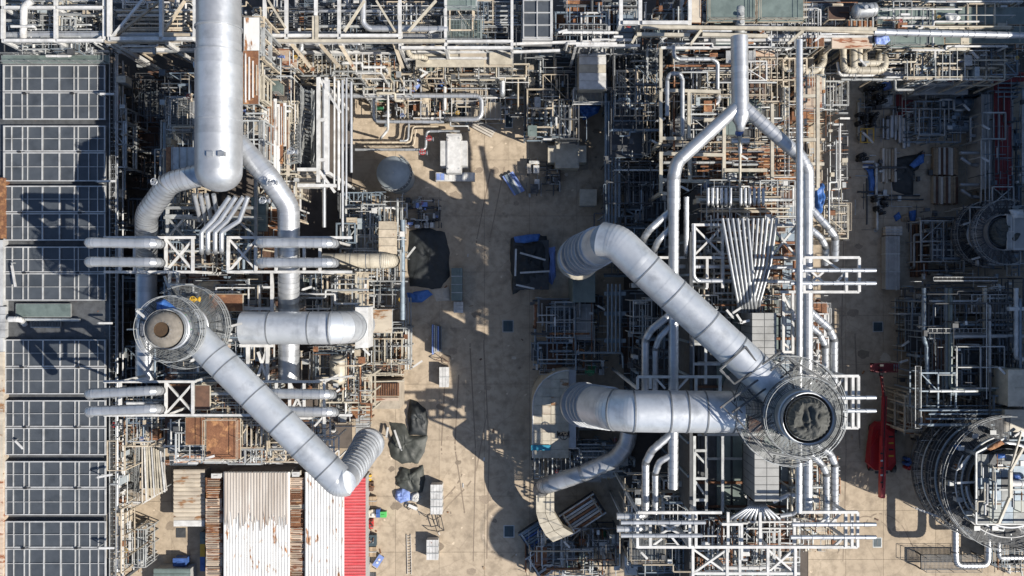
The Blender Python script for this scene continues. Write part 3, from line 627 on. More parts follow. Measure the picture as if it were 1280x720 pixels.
for k in range(9):
    a = 1.9+.31*k; v = Vector((math.cos(a),math.sin(a),0)); rd = 5.0+1.6*wr.random(); p = vc+v*rd+Vector((0,0,12.45)); t = thing('deck_box', 'small box standing on the curved decks of the wide dim stack', 'box', p, 'small boxes on the curved decks')
    build(G().box(p+Vector((-.3,-.22,0)), p+Vector((.3,.22,.7)), ), 'body', wr.choice(['wallgrey','white','tarp_blue','rust','cream','darksteel']), t); build(G().box(p+Vector((-.33,-.25,.7)), p+Vector((.33,.25,.76))), 'lid', 'steel', t)
stack('wide dim stack with curved decks behind the U-shaped pipes', 1262, 604, 13, 4.3, [(12.4,7.3,1.5,5.4),(9.6,7.4,1.5,5.0),(6.8,7.5,1.4,4.6)], 'tarp')
stack('dim round vessel with curved decks in the shaded east yard', 1257, 290, 9, 2.0, [(8.4,3.7,1.2,5.2),(5,3.9,1.5,4.8)], 'tarp')
c = Vector((32.4,-43.4,0)); t = thing('shadow_disc', 'shallow round water tower at the bottom whose round shadow falls on the road', 'shadow caster', c)  # raised disc added out of view to cast the round shadow
build(G().lathe(c+Vector((0,0,28.6)), [(.02,0),(3.6,.1),(3.7,.3),(3.7,1.2),(3.3,1.4),(.02,1.7)], 40), 'tank', 'tankgrey', t)
for k in range(4):
    a = math.pi/4+k*math.pi/2; q = Vector((math.cos(a),math.sin(a),0)); q2 = Vector((math.cos(a+math.pi/2),math.sin(a+math.pi/2),0)); beam(t, 'leg', c+q*3.6, c+q*2.6+Vector((0,0,28.7)), .3, .3, 'steel')
    for z in (7,14,21): beam(t, 'brace', c+q*(3.6-z/28)+Vector((0,0,z)), c+q2*(3.6-z/28)+Vector((0,0,z)), .14, .14, 'steel'); beam(t, 'brace', c+q*(3.6-z/28)+Vector((0,0,z)), c+q2*(3.35-z/28)+Vector((0,0,z+7)), .1, .1, 'steel')
build(G().ring(c+Vector((0,0,30.6)), 3.6, .05, 40, 5), 'handrail', 'steel', t)
# tarps and kit left on the stack decks
def tarp(label, outline, z0, z1, m, seed=1, name='tarpaulin', sub=9, ridge=.35):
    pts = [P(x,y,(z0+z1)/2) for x,y in outline]; c = sum((Vector((p.x,p.y,0)) for p in pts), Vector())/len(pts); c.z = z0
    t = build(G().blob([(p.x,p.y) for p in pts], z0, z1, random.Random(seed), ridge, sub), name, m, None, c); return tag(t, label, name)
tarp('rumpled blue tarpaulin on the upper deck of the capped stack', [(193,378),(203,374),(212,380),(218,386),(210,393),(200,392),(194,388)], 28.3, 29.2, 'tarp_blue', 2)
c = P(986,505,30.5); t = thing('cabinet', 'flat silver box lid on the deck beside the crumpled tarpaulin', 'cabinet', c)
build(G().bar(c-Vector((.55,.45,0)), c+Vector((.55,.45,0)), .75, .35), 'lid', 'silver_dull', t); build(G().bar(c-Vector((.5,.41,.22)), c+Vector((.5,.41,.22*-1)), .65, .1), 'body', 'steel', t)
for (x,y,z,a,L) in ((178,394,29.6,-.7,1.3),(246,447,27,.55,1.2),(268,450,25.5,1.2,1.3),(292,407,24,.25,1.6),(1210,603,13.6,.05,2.4),(1205,578,13.6,.9,1.8),(1236,575,14,.5,2.)):
    lamp('white strip light on a stack deck rail', x, y, z, a, L, 'strip lights on the stack decks')
valve('round yellow lamp head beside the lower stack deck', 244, 374, 25.5, .8, 'yellow', 'yellow')
for (x,y) in ((226,396),(231,404),(233,414),(229,422),(222,428),(217,390)):
    c = P(x,y,28.4); t = thing('hose_coil', 'green hose coiled on the deck of the capped stack', 'hose', c, 'green hoses on the capped stack deck'); build(G().ring(c+Vector((0,0,.08)), .24, .06, 14, 5), 'coil', 'green', t); build(G().tube([c+Vector((.24,0,.08)),c+Vector((.5,.2,.06))],.05,5,0),'hose_end','green',t)

# ================================================================ WEST UNIT
t = thing('boiler_casing', 'rust-stained boiler casing deep under the pipework below the big drum', 'boiler', P(270,430,0))
bx(t, 'casing', 206, 300, 330, 560, 0, 12, 'brown'); 
for k in range(9): bx(t, 'stiffener', 206, 306+k*29, 330, 309+k*29, 12.003, 12.3, 'rust')
for k in range(5): bx(t, 'top_plate', 212+k*24, 318, 232+k*24, 470, 12.003, 12.12, R.choice(['rustsheet','rust','plinth','brown']))
# big drum
ZD = 25; r = M(27,ZD)
t = thing('steam_drum', 'very large silver drum with a rounded lower end', 'drum', P(274,90,ZD-r))
ys = [-60,36,66,152,215]
for k in range(4): build(G().tube([P(273.5,ys[k]+.6,ZD), P(273.5,ys[k+1]-.6,ZD)], r*(1.0 if k < 2 else 1.055), 40, 0, sheet=.62), 'shell_section', 'silver', t)
for y in ys[1:4]: build(G().tube([P(273.5,y-.9,ZD),P(273.5,y+.9,ZD)], r*1.075, 40, 0), 'flange_band', 'silver_dull', t)
c = P(273.5,214,ZD); build(G().lathe(c, [(r*1.055*math.cos(a), -math.sin(a)*r*.95) for a in [k*math.pi/2/9 for k in range(9)]]+[(.02,-r*.95)], 40, 'y'), 'end_head', 'silver', t)
for x in (262,276): bx(t, 'lifting_lug', x-4, 189, x+4, 195, ZD+r-.2, ZD+r+.3, 'silver_dull')
build(G().tube([P(248,81,ZD),P(243,81,ZD)], .35, 14, 0), 'manhole', 'silver', t)
# main down pipes with elbows
pipe('pipe', 'fat silver pipe branching from the drum side and running down under the loops', [(296,178,22),(336,222,22),(361,258,21),(361,300,20.5),(361,380,18),(361,476,17)], M(13.5,21), 'silver', None, 24, 2.6, .55)
pipe('pipe', 'fat silver elbow pipe running down behind the capped stack', [(250,219,23),(212,228,23),(183,268,21),(183,300,19),(183,330,14.5),(183,476,14.5)], M(13.5,21), 'silver', None, 24, 2.9, .55, bands=(1.02,2.7))
for x, y in ((340,229),(331,251),(366,190),(196,228)):
    valve('round silver valve on the fat elbow pipes', x, y, 23.2, .9, 'silver', 'silver', 'valves on the fat elbow pipes')
for x0, x1, y, tilt, nm in ((107,206,303,1.5,'upper west pair'),(107,206,327,1,'upper west pair'),(107,206,492,-4,'lower west pair'),(107,206,514,-3,'lower west pair'),(321,424,303,1,'upper east pair'),(321,424,328,.5,'upper east pair'),(335,421,492,1,'lower east pair'),(347,424,514,1,'lower east pair')):
    w = x0 < 200; ends = [(x0+6,y+2,18),(x0+5,y,23.6),(x1-6,y+tilt,23.6),(x1-5,y+tilt+2,18)]
    pipe('expansion_loop', f'silver header loop of the {nm}, {"nearer the drum" if y in (303,492) else "nearer the sheds"}', ends, M(6.2,23.6), 'silver', 'silver header loops across the west unit', 14, .9, .8, cat='pipe loop')
for k, (a, b, c2) in enumerate(((243,249,252),(250.5,256,260),(258,263,269),(267,272,277))):
    pipe('fan_pipe', 'slim silver tube in the fan under the drum end', [(a,243,22.5),(b,270,20.5),(b+.5,276,20)], M(2.7,21), 'silver', 'silver fan tubes under the drum end', 10, .5, 0)
for a, b, c2 in ((287,266,252),(295,275,260),(304,284,269),(310,299,277)):
    pipe('fan_pipe', 'slim silver tube in the fan under the drum end', [(a,246,22.8),(b,276,22),(c2,290,21.8),(c2,313,21.5),(c2,316,19)], M(3.0,22), 'silver', 'silver fan tubes under the drum end', 10, .5, 0)
# horizontal duct to the east and its beige neighbour
pipe('exhaust_duct', 'broad silver duct ending in an elbow, beside the capped stack', [(303,410,21.5),(432,410,21.5),tuple(px_at(432,410,21.5,14))], M(20.5,21.5), 'duct', None, 32, 2.4, 2.2, bands=(0.27,0.66,0.86,1.3,1.5,1.7), cat='duct')
bx(tag(thing('duct_box', 'rusty white transition box at the broad duct end', 'duct', P(450,405,6))), 'casing', 444, 384, 460, 435, 15.5, 18.5, 'white')
platform('slanted rusty white hood plate below the broad duct', 462, 387, 490, 416, 6, m='rooftan', solid=True, rails=False)
pipe('duct', 'beige round duct running east behind the loops', [(404,326,9),(482,326,9),(489,326,8.6),(491,326,3)], M(9.5,9), 'cream', None, 20, .9, 1.4, bands=(0.2,0.45,0.7,0.93), cat='duct')
boxduct('tan square duct rising north from the beige duct', [(485,318,8),(485,277,8)], 1.9, 1.4, 'beige'); pipe('pipe','pale blue frame pipe beside the tan square duct', [(503,275,6),(503,400,6)], .3, 'bluesteel')
# diagonal duct with bellows
D0, D1 = (236,413,26.5), (425,602,26)
pipe('exhaust_duct', 'diagonal silver duct from the capped stack to the red roof', [D0, D1, (434,600,26)], M(19.5,26.2), 'duct', None, 36, 1.2, 2.3, bands=(0.17,0.24,0.43,0.61,0.76,0.91), cat='duct')
g0, g1 = P(431,600,25.6), P(461,554,13.5)
t = thing('bellows', 'ribbed silver bellows dropping from the diagonal duct end', 'bellows', g1); build(G().tube([g0-(g1-g0)*.06, g1], 1.2, 30, 0, r1=1.45), 'liner', 'duct', t)
for k in range(11):
    p = g0.lerp(g1, .1+k*.075); d = (g1-g0).normalized(); rr = 1.22+.3*(k/11)
    build(G().tube([p-d*.09,p+d*.09], rr+.10, 30, 0), 'rib', 'silver_dull', t)
build(G().tube([g0.lerp(g1,.95), g1], 1.72, 30, 0), 'base_flange', 'silver_dull', t)
# trusses
def truss(label, z, lines, m='white', w=.24, group=None, zl=None, cat='steel frame'):
    A = [(P(x0,y0,z), P(x1,y1,z), ww) for (x0,y0,x1,y1,*ww) in lines]; t = thing('truss', label, cat, (A[0][0].x,A[0][0].y,z-.3), group)
    for k, (a, b, ww) in enumerate(A):
        dg_ = abs(a.x-b.x) > .3 and abs(a.y-b.y) > .3; vert = abs(a.x-b.x) < .3; o = Vector((0,0,-.05*(k % 3)-(.16 if dg_ else .0)-(.004 if vert else 0)))
        beam(t, 'brace' if dg_ else 'beam', a+o, b+o, (ww[0] if ww else w)*(.75 if dg_ else 1), w*1.1, m)
    if zl is not None:
        for (x,y,zb) in zl: p = P(x,y,z); beam(t, 'column', Vector((p.x,p.y,zb)), p-Vector((0,0,.31)), w, w, m)
    return t
def xb(x0,y0,x1,y1): return [(x0,y0,x1,y1),(x0,y1,x1,y0)]
lines = [(130,297,245,297),(130,340,245,340),(207,297,207,340),(241,297,241,340),(150,297,150,340),(168,297,168,340)]+xb(207,299,241,338)
truss('white braced truss under the west upper loops', 21.2, lines, 'white', .26, zl=[(207,297,0),(241,340,0),(150,297,0),(150,340,0)])
lines = [(284,297,440,297),(284,340,440,340),(285,297,285,340),(320,297,320,340),(345,297,345,340),(380,297,380,340),(400,297,400,340)]+xb(286,299,320,338)+[(345,300,356,318),(356,318,366,300)]
truss('white braced truss under the east upper loops', 21.0, lines, 'white', .26, zl=[(285,340,0),(320,297,0),(400,297,0),(400,340,0)])
lines = [(130,477,245,477),(130,519,440,519),(207,477,207,519),(241,477,241,519),(150,477,150,519)]+xb(207,479,241,517)
truss('white braced truss under the west lower loops', 20.8, lines, 'white', .24, zl=[(207,519,0),(241,477,0),(150,477,0),(150,519,0)])
lines = [(300,477,400,477),(390,477,440,470),(345,477,345,519),(362,477,362,519),(380,477,380,519),(405,477,405,530),(393,533,405,520)]+xb(362,479,380,517)
truss('white braced truss under the east lower loops', 20.6, lines, 'white', .24, zl=[(345,519,0),(405,477,0)])
lines = [(310,395,310,470),(320,430,334,430),(334,430,334,478),(322,440,332,470),(332,440,322,470),(300,386,341,386),(300,432,341,432),(340,340,340,390)]
truss('white steelwork around the broad silver duct', 19, lines, 'white', .3, zl=[(334,430,0),(310,470,0)])
lines = [(207,270,241,270),(212,340,212,378),(222,340,222,380),(205,260,320,260),(205,272,320,272),(209,255,209,297),(320,200,320,297)]+xb(209,272,230,297)+[(290,270,320,296),(205,345,215,375)]
truss('pale blue-white bracing under the fan tubes', 18, lines, 'steel', .28, zl=[(209,255,0),(320,200,0)])
# elbow box beside drum
t = thing('duct_box', 'grey rust-edged flat box between the drum and the elbow pipe', 'duct', P(225,205,18)); bx(t, 'lid', 214, 184, 243, 226, 19.5, 21.5, 'white'); bx(t, 'side_plate', 207.5, 184, 213.6, 226, 19.4, 21.4, 'rust')
for k in range(3): bx(t, 'rib', 214+k*9, 184, 215.2+k*9, 226, 21.503, 21.6, 'steel')
platform('dark grating strip under the stair pair',361,108,396,212,7,m='darksteel',solid=True,rails=False)
clutter(21, 200, 90, 246, 300, 9, 17, 'between the dark pit and the big drum', 'grey,beige,blue-grey,beige', pipe=16, frame=4, deck=3, valve=5, cab=4, hz=.4, deckm='grating,darksteel,rust', tray=2)
platform('white corrugated cover strip along the drum',305,22,324,63,20,m='roofwhite',rm='steel',solid=True,rails=False,z0=16); platform('rust-red cover strip along the drum',304,63.5,323,130,20,m='rust',rm='steel',solid=True,rails=False,z0=16)
for k in range(4): bx(tag(thing('cover_rib','thin pale rib along the rust-red cover strip','rib',P(306+k*4,96,20.1),'pale ribs on the rust-red cover strip')),'rib',306+k*4.6,66+k*5,307.6+k*4.6,128-k*3,20.003,20.1,R.choice(['roofwhite','beige','rooftan']))
for k in range(9):
    x = 326+k*4.0; c = P(x,180,17); t = thing('cover_sheet','long narrow corrugated sheet between the drum and the tall stair','sheet',(c.x,c.y,16.5),'narrow corrugated sheets between the drum and the tall stair'); y0 = 122+R.uniform(-6,10)+abs(k-3)*3; bx(t,'sheet',x,y0,x+3.7,y0+R.uniform(60,110)-abs(k-4)*5,16.9,17.0+.02*(k%3),R.choice(['rustsheet','roofwhite','rust','rooftan','steel'])); bx(t,'lap',x+1.2,y0+4,x+2.1,y0+52,17.07,17.1,R.choice(['rust','white','rooftan']))
clutter(22, 302, 20, 330, 210, 14, 20, 'along the east flank of the big drum', 'beige,rusty,grey,cream', pipe=12, frame=4, deck=7, valve=4, cab=4, hz=.3, deckm='rust,plinth,rustsheet,rust', duct=2, ductm='rust,rustsheet')
clutter(23, 322, 60, 372, 300, 9, 16.5, 'between the drum and the tall stair', 'beige,grey,rusty,white,cream', pipe=24, frame=6, deck=9, valve=9, cab=7, tray=4, lamp=4, duct=3, deckm='rust,grating,plinth,rustsheet,darksteel')
clutter(24, 205, 345, 345, 480, 12.5, 19, 'around the foot of the capped stack', 'beige,grey,white,rusty,blue-grey', pipe=32, frame=10, deck=12, valve=9, cab=8, tray=3, lamp=4, ves=2, deckm='rust,grating,plinth,rustsheet,darksteel')
clutter(25, 205, 520, 420, 580, 8, 18, 'north of the corrugated shed roofs', 'white,beige,grey,rusty,white', pipe=40, frame=11, deck=11, valve=9, cab=9, tray=4, lamp=4, bundle=3, deckm='rust,grating,plinth,rustsheet,darksteel')
platform('big rust-streaked deck plate above the large white shed roof', 258, 523, 300, 574, 18.3, m='rust', rm='cream', solid=True)
platform('rust-brown trough cover under the lower truss', 232, 522, 256, 556, 18.2, m='rust', rm='cream', solid=True, rails=False)
platform('rust-brown plate right of the capped stack decks',262,368,303,389,20,m='rust',rm='cream',solid=True,rails=False)
platform('rust-brown plate above the lower left truss',244,482,262,512,19.6,m='brown',rm='cream',solid=True,rails=False)
clutter(31, 240, 470, 345, 525, 12.8, 19, 'between the lower west and east loops', 'cream,white,grey,beige', pipe=26, bundle=3, frame=5, deck=6, valve=7, cab=5, tray=2, hz=.7, deckm='plinth,rust,grating')
clutter(26, 340, 340, 462, 390, 7, 17, 'north of the broad silver duct', 'beige,cream,grey,white', pipe=20, frame=7, deck=6, valve=6, cab=6, tray=2, lamp=3, ves=1)
clutter(27, 375, 432, 465, 530, 5, 16, 'south of the broad silver duct', 'beige,cream,grey,white,rusty', pipe=26, frame=7, deck=8, valve=9, cab=7, tray=2, lamp=3, ves=2, deckm='rust,grating,plinth,grating,darksteel')
clutter(28, 205, 270, 330, 345, 12.5, 18, 'beneath the fan tubes', 'cream,grey,beige,blue-grey', pipe=18, bundle=3, frame=4, deck=5, valve=4, hz=.8, deckm='grating,plinth,darksteel')
clutter(29, 150, 480, 215, 560, 3, 14, 'beside the lower west loops', 'white,grey,blue-grey,beige', pipe=14, frame=5, deck=3, valve=5, cab=3)
clutter(30, 420, 240, 508, 385, 1, 7, 'beside the round grey tank', 'blue-grey,grey,grey,white', pipe=30, frame=7, deck=5, valve=7, cab=7, pump=4, tray=3, hz=.4, deckm='grating,plinth,tankgrey' if False else 'grating,plinth,wallgrey')
for x in (398.5,405,411,418,423,428,433,439): pipe('pipe', 'long pale pipe in the upright bank beside the tall stair', [(x, 96+R.uniform(0,8), 12), (x+R.uniform(-.5,.5), R.uniform(215,330), 12)], R.choice([.12,.16,.22]), R.choice(['white','steel','silver']), 'pale pipes in the bank beside the tall stair', 8, sheet=0)
truss('tall white gallery beam pair beside the tall stair', 15, [(398,97,398,228),(408,97,408,215),(398,97,425,140),(398,150,408,150),(398,200,408,200),(372,232,420,232),(372,212,398,212),(398,212,418,240)], 'white', .34, zl=[(398,97,0),(408,215,0)])
stair('tall grating stair north of the wide elbow pipe', 369, 112, 369, 205, 10, 17, 13); stair('second flight of grating stairs beside the tall stair', 386, 205, 386, 112, 9, 15, 13)
for y in (213,219,225,231): platform('narrow pale step deck below the tall stair', 372, y, 402, y+4, 13, 'pale step decks below the tall stair', m='plinth', solid=True, rails=False, legs=False, z0=12.5)
boxduct('rusty brown trough between the stack and the broad duct', [(262,374,19),(302,377,19)], 1.3, .8, 'rust'); boxduct('cream tank box pair south of the broad duct', [(442,475,8),(442,500,8)], 1.7, 1.4, 'cream')
boxduct('tan box beside the cream tank box', [(455,470,8),(455,500,8)], 1.3, 1.3, 'beige')
t = thing('cooler', 'rust-red finned cooler beside the cream tank boxes', 'cooler', P(481,487,0)); bx(t, 'frame', 463, 477, 500, 511, 0, 4.2, 'plinth'); bx(t, 'fin_pack', 463.5, 479, 498.5, 495, 4.2, 4.5, 'rust'); bx(t, 'fin_pack', 464, 497, 498, 501, 4.2, 4.4, 'rustsheet')
for k in range(12): bx(t, 'fin', 464+k*2.9, 479.5, 465+k*2.9, 494.5, 4.503, 4.6, 'brown')
stair('dark steep stair on the pale concrete below the rusty hood', 486, 457, 486, 428, .05, 4, 12, 'darksteel', 'darksteel'); platform('small dark landing beside the rust-red cooler', 467, 455, 500, 466, 4, m='darksteel', rm='cream')
for y in (470,478): pipe('pipe', 'cream handrail pipe over the cooler', [(420,y,6),(505,y-2,6)], .09, 'cream', 'cream handrail pipes over the cooler', 6, sheet=0)
for x in (507,510,513.5): pipe('pipe', 'thin upright-running pipe at the road edge near the glass strips', [(x,372,3),(x,462,3)], .09, 'steel', 'thin pipes at the road edge', 6, sheet=0)
for y in (509,521,533,545): boxduct('grey panel of the small cooler south of the cream boxes', [(445,y-5,3),(463,y-5,3)], 1.1, .5, 'wallgrey', 'grey panels south of the cream boxes', 'louvre_box')

# ================================================================ SHEDS AND YARD AT THE LOWER LEFT
def ribroof(label, px0, py0, px1, py1, z, m, along='y', pitch=.55, amp=.09, wall='wallgrey', cut=3, drop=.0):
    """shed: walls and a corrugated roof laid in separate sheets"""
    a, b = P(px0,py0,z), P(px1,py1,z); t = thing('shed', label, 'shed', ((a.x+b.x)/2,(a.y+b.y)/2,0)); x0,x1,y0,y1 = a.x,b.x,b.y,a.y
    build(G().box((x0+.15,y0+.15,.05),(x1-.15,y1-.15,z-.25)), 'wall', wall, t)
    n = max(2, int(((x1-x0) if along == 'y' else (y1-y0))/pitch)); u0,u1,v0,v1 = (x0,x1,y0,y1) if along == 'y' else (y0,y1,x0,x1)
    for c in range(cut):
        va, vb = v0+(v1-v0)*c/cut, v0+(v1-v0)*(c+1)/cut+(.12 if c < cut-1 else 0); h = z-.012*c; vs = []; fs = []
        for i in range(n*4+1):
            u = u0+(u1-u0)*i/(n*4); zz = h+(-amp, amp*.6, amp, amp*.6)[i%4]
            for v in (va, vb):
                for dz in (0,-.03): vs.append((u,v,zz+dz) if along == 'y' else (v,u,zz+dz))
        for i in range(n*4):
            k = 4*i; fs += [(k,k+4,k+6,k+2),(k+1,k+3,k+7,k+5),(k,k+1,k+5,k+4),(k+2,k+6,k+7,k+3)]
        build(G().add(vs, fs), 'roof_sheet', m, t)
    return t
ribroof('small tan shed with rusty roof and white lower edge on pale ground', 217, 587, 256, 651, 2.6, 'rooftan', 'x', .5, .05)
bx(tag(thing('eave_board','white board along the lower edge of the small tan shed','eave board',P(236,655,2.4))), 'board', 217, 650.6, 255.6, 658, 2.3, 2.66, 'white')
bx(tag(thing('door_mat','square dark drain grid below the small tan shed','drain cover',P(226,666,.05))), 'cover', 220, 660, 232, 672, .05, .12, 'darksteel')
ribroof('large shed with white corrugated roof, brown staining and rust streaks', 279, 590, 362, 770, 4.2, 'roofwhite', 'y', .34, .035, cut=4)
ribroof('narrower shed with clean white corrugated roof beside the red roof', 381, 590, 430, 770, 4.0, 'roofwhite', 'y', .34, .035, cut=3)
ribroof('long shed with red corrugated roof at the road edge', 430, 597, 457, 770, 3.8, 'roofred', 'x', .36, .06, cut=2)
t = thing('roof_patch', 'brown stained upper sheet of the large white roof', 'roof sheet', P(320,608,4.3)); 
a, b = P(279.5,591,4.32), P(360,651,4.32); vs = []; fs = []; n = 88
for i in range(n+1):
    u = a.x+(b.x-a.x)*i/n; e = b.y+R.uniform(-1.6,1.4)*(.4+.6*math.sin(i*.21)**2); zz = 4.225+(-.03,.022,.036,.022)[i%4]
    vs += [(u,a.y,zz+.03),(u,e,zz+.03),(u,a.y,zz),(u,e,zz)]
for i in range(n): k = 4*i; fs += [(k,k+4,k+5,k+1),(k+2,k+3,k+7,k+6),(k+1,k+5,k+7,k+3),(k,k+2,k+6,k+4)]
build(G().add(vs,fs), 'sheet', 'roofstain', t)
for nm, x0, x1, lab in (('rust_lean_to',257,278,'strip of loose rusty roof sheets left of the large white roof'),('rust_lean_to',362,380.5,'strip of loose rusty roof sheets between the two white roofs')):
    t = thing('lean_to', lab, 'lean-to', P((x0+x1)/2,660,0)); bx(t, 'wall', x0+1, 600, x1-1, 770, .05, 3.2, 'brown'); y = 597
    while y < 750:
        h = R.uniform(7,17); e = R.uniform(-1.2,1.2); bx(t, 'roof_sheet', x0+max(0,e), y, x1+min(0,e), y+h+2, 3.25, 3.34+R.uniform(0,.22), R.choice(['rustsheet','rustsheet','rust','rooftan']))
        for k in range(int(h/2.2)): bx(t, 'rib', x0+1+R.uniform(0,2), y+1+k*2.2, x1-1-R.uniform(0,5), y+1.7+k*2.2, 3.58, 3.64, R.choice(['rustsheet','rust','plinth']))
        y += h
for k, (x0,y0,x1,y1) in enumerate(((264,592,276,598),(365,590,374,596),(384,586,390,592))): cabinet('small pale box at the head of the shed roofs', x0,y0,x1,y1, 3.4, 4.4, 'white', 'pale boxes at the head of the shed roofs')
for k, (m, y0, y1, cn) in enumerate((('greenglass',665,680,'grey-green'),('yellow',680,696,'yellow'),('blue',696,714,'blue'))): cabinet(f'{cn} bin in the shade against the rusty lean-to', 250, y0, 256, y1, .05, 1.3, m, None, 'bin')
ribroof('low hut with grey-green roof below the blue crate', 192, 711, 238, 770, 2.4, 'greenglass', 'x', .5, .04, cut=1)
cabinet('blue crate beside the low grey-green hut roof', 216, 698, 233, 708, .05, 1.4, 'blue', None, 'crate')
stair('dark stair beside the fan of pale boards', 166, 612, 166, 556, 3, 7, 16); platform('white framed landing round the dark stair', 155, 612, 177, 630, 3, rm='white')
platform('dark sheet added beneath the fan of pale boards to shade their gaps', 177, 556, 205, 610, 4, m='darksteel', solid=True, rails=False)  # dark sheet stands in for the shade between the boards
for k in range(10):
    x0 = 178+k*2.8+R.uniform(-.5,.5); x1 = 177+k*3.3+R.uniform(-1,1); c = P(x0,553,6); t = thing('board', 'long pale board leaning in the fan beside the dark stair', 'board', (c.x,c.y,5.2), 'pale boards in the fan beside the dark stair')
    build(G().bar(P(x0,552+k*1.5,6), P(x1+2,628-k*1.6,5.2), R.uniform(.10,.19), .08), 'plank', R.choice(['white','plank','cream']), t)
truss('white handrail frame along the hall foot', 5, [(153,560,153,720),(162,628,162,690),(153,628,178,628),(154,655,162,655),(180,628,208,612)], 'white', .2)
clutter(41, 150, 660, 182, 715, .5, 4, 'by the blue sheet at the hall foot', 'white,grey,rusty,beige', pipe=7, cab=4, frame=2, deck=2, valve=2, cabm='tarp_blue,white,rust')
tarp('small blue plastic sheet at the foot of the hall', [(163,692),(174,692),(176,698),(165,700)], 1, 1.4, 'tarp_blue', 5)

# ================================================================ ROAD AND WEST YARD CLUTTER
tarp('black tarpaulin heap, the peak of the pile beside the rust-red cooler', [(512,500),(520,502),(531,512),(535,528),(533,545),(511,545),(508,520)], .05, 1.15, 'tarp_black', 11)
tarp('dark olive tarpaulin spread below the black peak', [(486,528),(506,530),(512,545),(534,545),(531,566),(522,580),(502,580),(488,572),(484,555),(490,545)], .05, .7, 'tarp_green', 12)
tarp('crumpled green netting heap above the blue sheet', [(502,584),(514,588),(528,582),(531,600),(528,617),(512,616),(495,608),(494,598)], .05, .8, 'tarp_green', 13)
tarp('bright blue sheet at the foot of the green heap', [(494,614),(503,610),(512,616),(513,626),(500,630),(493,625)], .05, .9, 'paleblue', 14)
tarp('white crumpled plastic beside the bright blue sheet', [(514,618),(522,615),(527,622),(520,628),(513,627)], .05, .6, 'white', 15)
lamp('pale post lying on the olive tarpaulin', 497, 549, 1.4, 1.9, 2.4, None, .9); lamp('pale plank lying against the olive tarpaulin', 484, 540, .9, 1.4, 1.2, None, .3)
c = P(516,632,.05); t = thing('hand_truck', 'wheeled hand truck beside the white crumpled plastic', 'hand truck', c)
for dx in (-.45,.3): build(G().ring(c+Vector((dx,-.1,.3)), .26, .07, 16, 6, nrm=(.3,.1,1)), 'wheel', 'black', t)
build(G().bar(c+Vector((-.5,.2,.5)), c+Vector((.6,-.3,.5)), .4, .08), 'bed', 'white', t); build(G().bar(c+Vector((.6,-.3,.5)),c+Vector((1.0,-.9,1.0)),.07), 'handle', 'steel', t)
def crate(label, px0,py0,px1,py1,h,m='white', straps=2, group=None, name='crate'):
    a, b = P(px0,py0,h), P(px1,py1,h); t = thing(name, label, 'crate', ((a.x+b.x)/2,(a.y+b.y)/2,.05), group); x0,x1,y0,y1 = a.x,b.x,b.y,a.y
    build(G().box((x0+.04,y0+.04,.2),(x1-.04,y1-.04,h-.12)), 'body', m, t)
    n = max(2,int((x1-x0)/.3))
    for k in range(n): w = (x1-x0)/n; build(G().box((x0+k*w+.012,y0,h-.12),(x0+(k+1)*w-.012,y1,h-R.uniform(0,.03))), 'lid_board', m, t)
    for k in range(straps): y = y0+(y1-y0)*(k+1)/(straps+1); build(G().box((x0-.02,y-.05,.2),(x1+.02,y+.05,h+.04)), 'strap', 'steel', t)
    for x in (x0+.1,x1-.25): build(G().box((x,y0+.05,.05),(x+.15,y1-.05,.2)), 'skid', 'wood', t)
crate('tall white slatted crate beside the green heap', 538,606,553,643,1.9,'white',3)
crate('short white crate near the wheeled frame and ladder', 533,675,548,700,1.5,'white',2)
crate('white crate beside the broken rail at the shadow edge', 549,459,561,484,1.4,'white',1)
crate('grey-green framed container box beside the dark pool tarp', 564,335,578,376,1.6,'greenglass',3)
crate('small white bundle below the grey-green container box', 567,377,579,391,1.0,'white',2)
t = thing('glass_rack', 'rack of upright dark glass strips standing at the shadow edge', 'rack', P(546,426,.05))
for k in range(5): bx(t, 'strip', 540+k*2.3, 406+k*.6, 541.6+k*2.3, 443-k*1.5, .2, 1.0, R.choice(['paleblue','panel','steel','wallgrey']))
bx(t, 'base', 539,408,552,440,.05,.2,'steel')
t = thing('tube_stand', 'thin black tube frame on wheels standing on the sunlit road', 'frame', P(542,655,.05))
for a, b in (((531,645),(542,650)),((542,650),(546,664)),((546,664),(535,662)),((542,650),(551,645)),((546,643),(551,645)),((551,645),(555,663)),((555,663),(546,664)),((546,643),(550,660))): beam(t, 'tube', P(*a,.9), P(*b,.8), .08, .08, 'black')
for a in ((531,645),(535,662),(555,663),(551,645)): beam(t, 'leg', P(*a,.05), P(*a,.85), .08, .08, 'black')
t = thing('broken_railing', 'broken dark rail frame above the white road crate', 'frame', P(552,450,.05))
for a, b in (((544,450),(560,452)),((560,452),(560,457)),((544,450),(552,446)),((552,446),(560,452))): beam(t, 'tube', P(*a,.9), P(*b,.9), .07, .07, 'brown')
for a in ((544,450),(560,452),(560,457)): beam(t, 'leg', P(*a,.05), P(*a,.9), .07, .07, 'brown')
t = thing('ladder', 'pale ladder lying flat on the sunlit concrete', 'ladder', P(511,693,.05))
for x in (508.5,513.5): beam(t, 'stile', P(x,668,.15), P(x+1,718,.15), .07, .1, 'plank')
for k in range(14): beam(t, 'rung', P(508.7+k*.07,670+k*3.5,.15), P(513.5+k*.07,670+k*3.5,.15), .05, .05, 'plank')
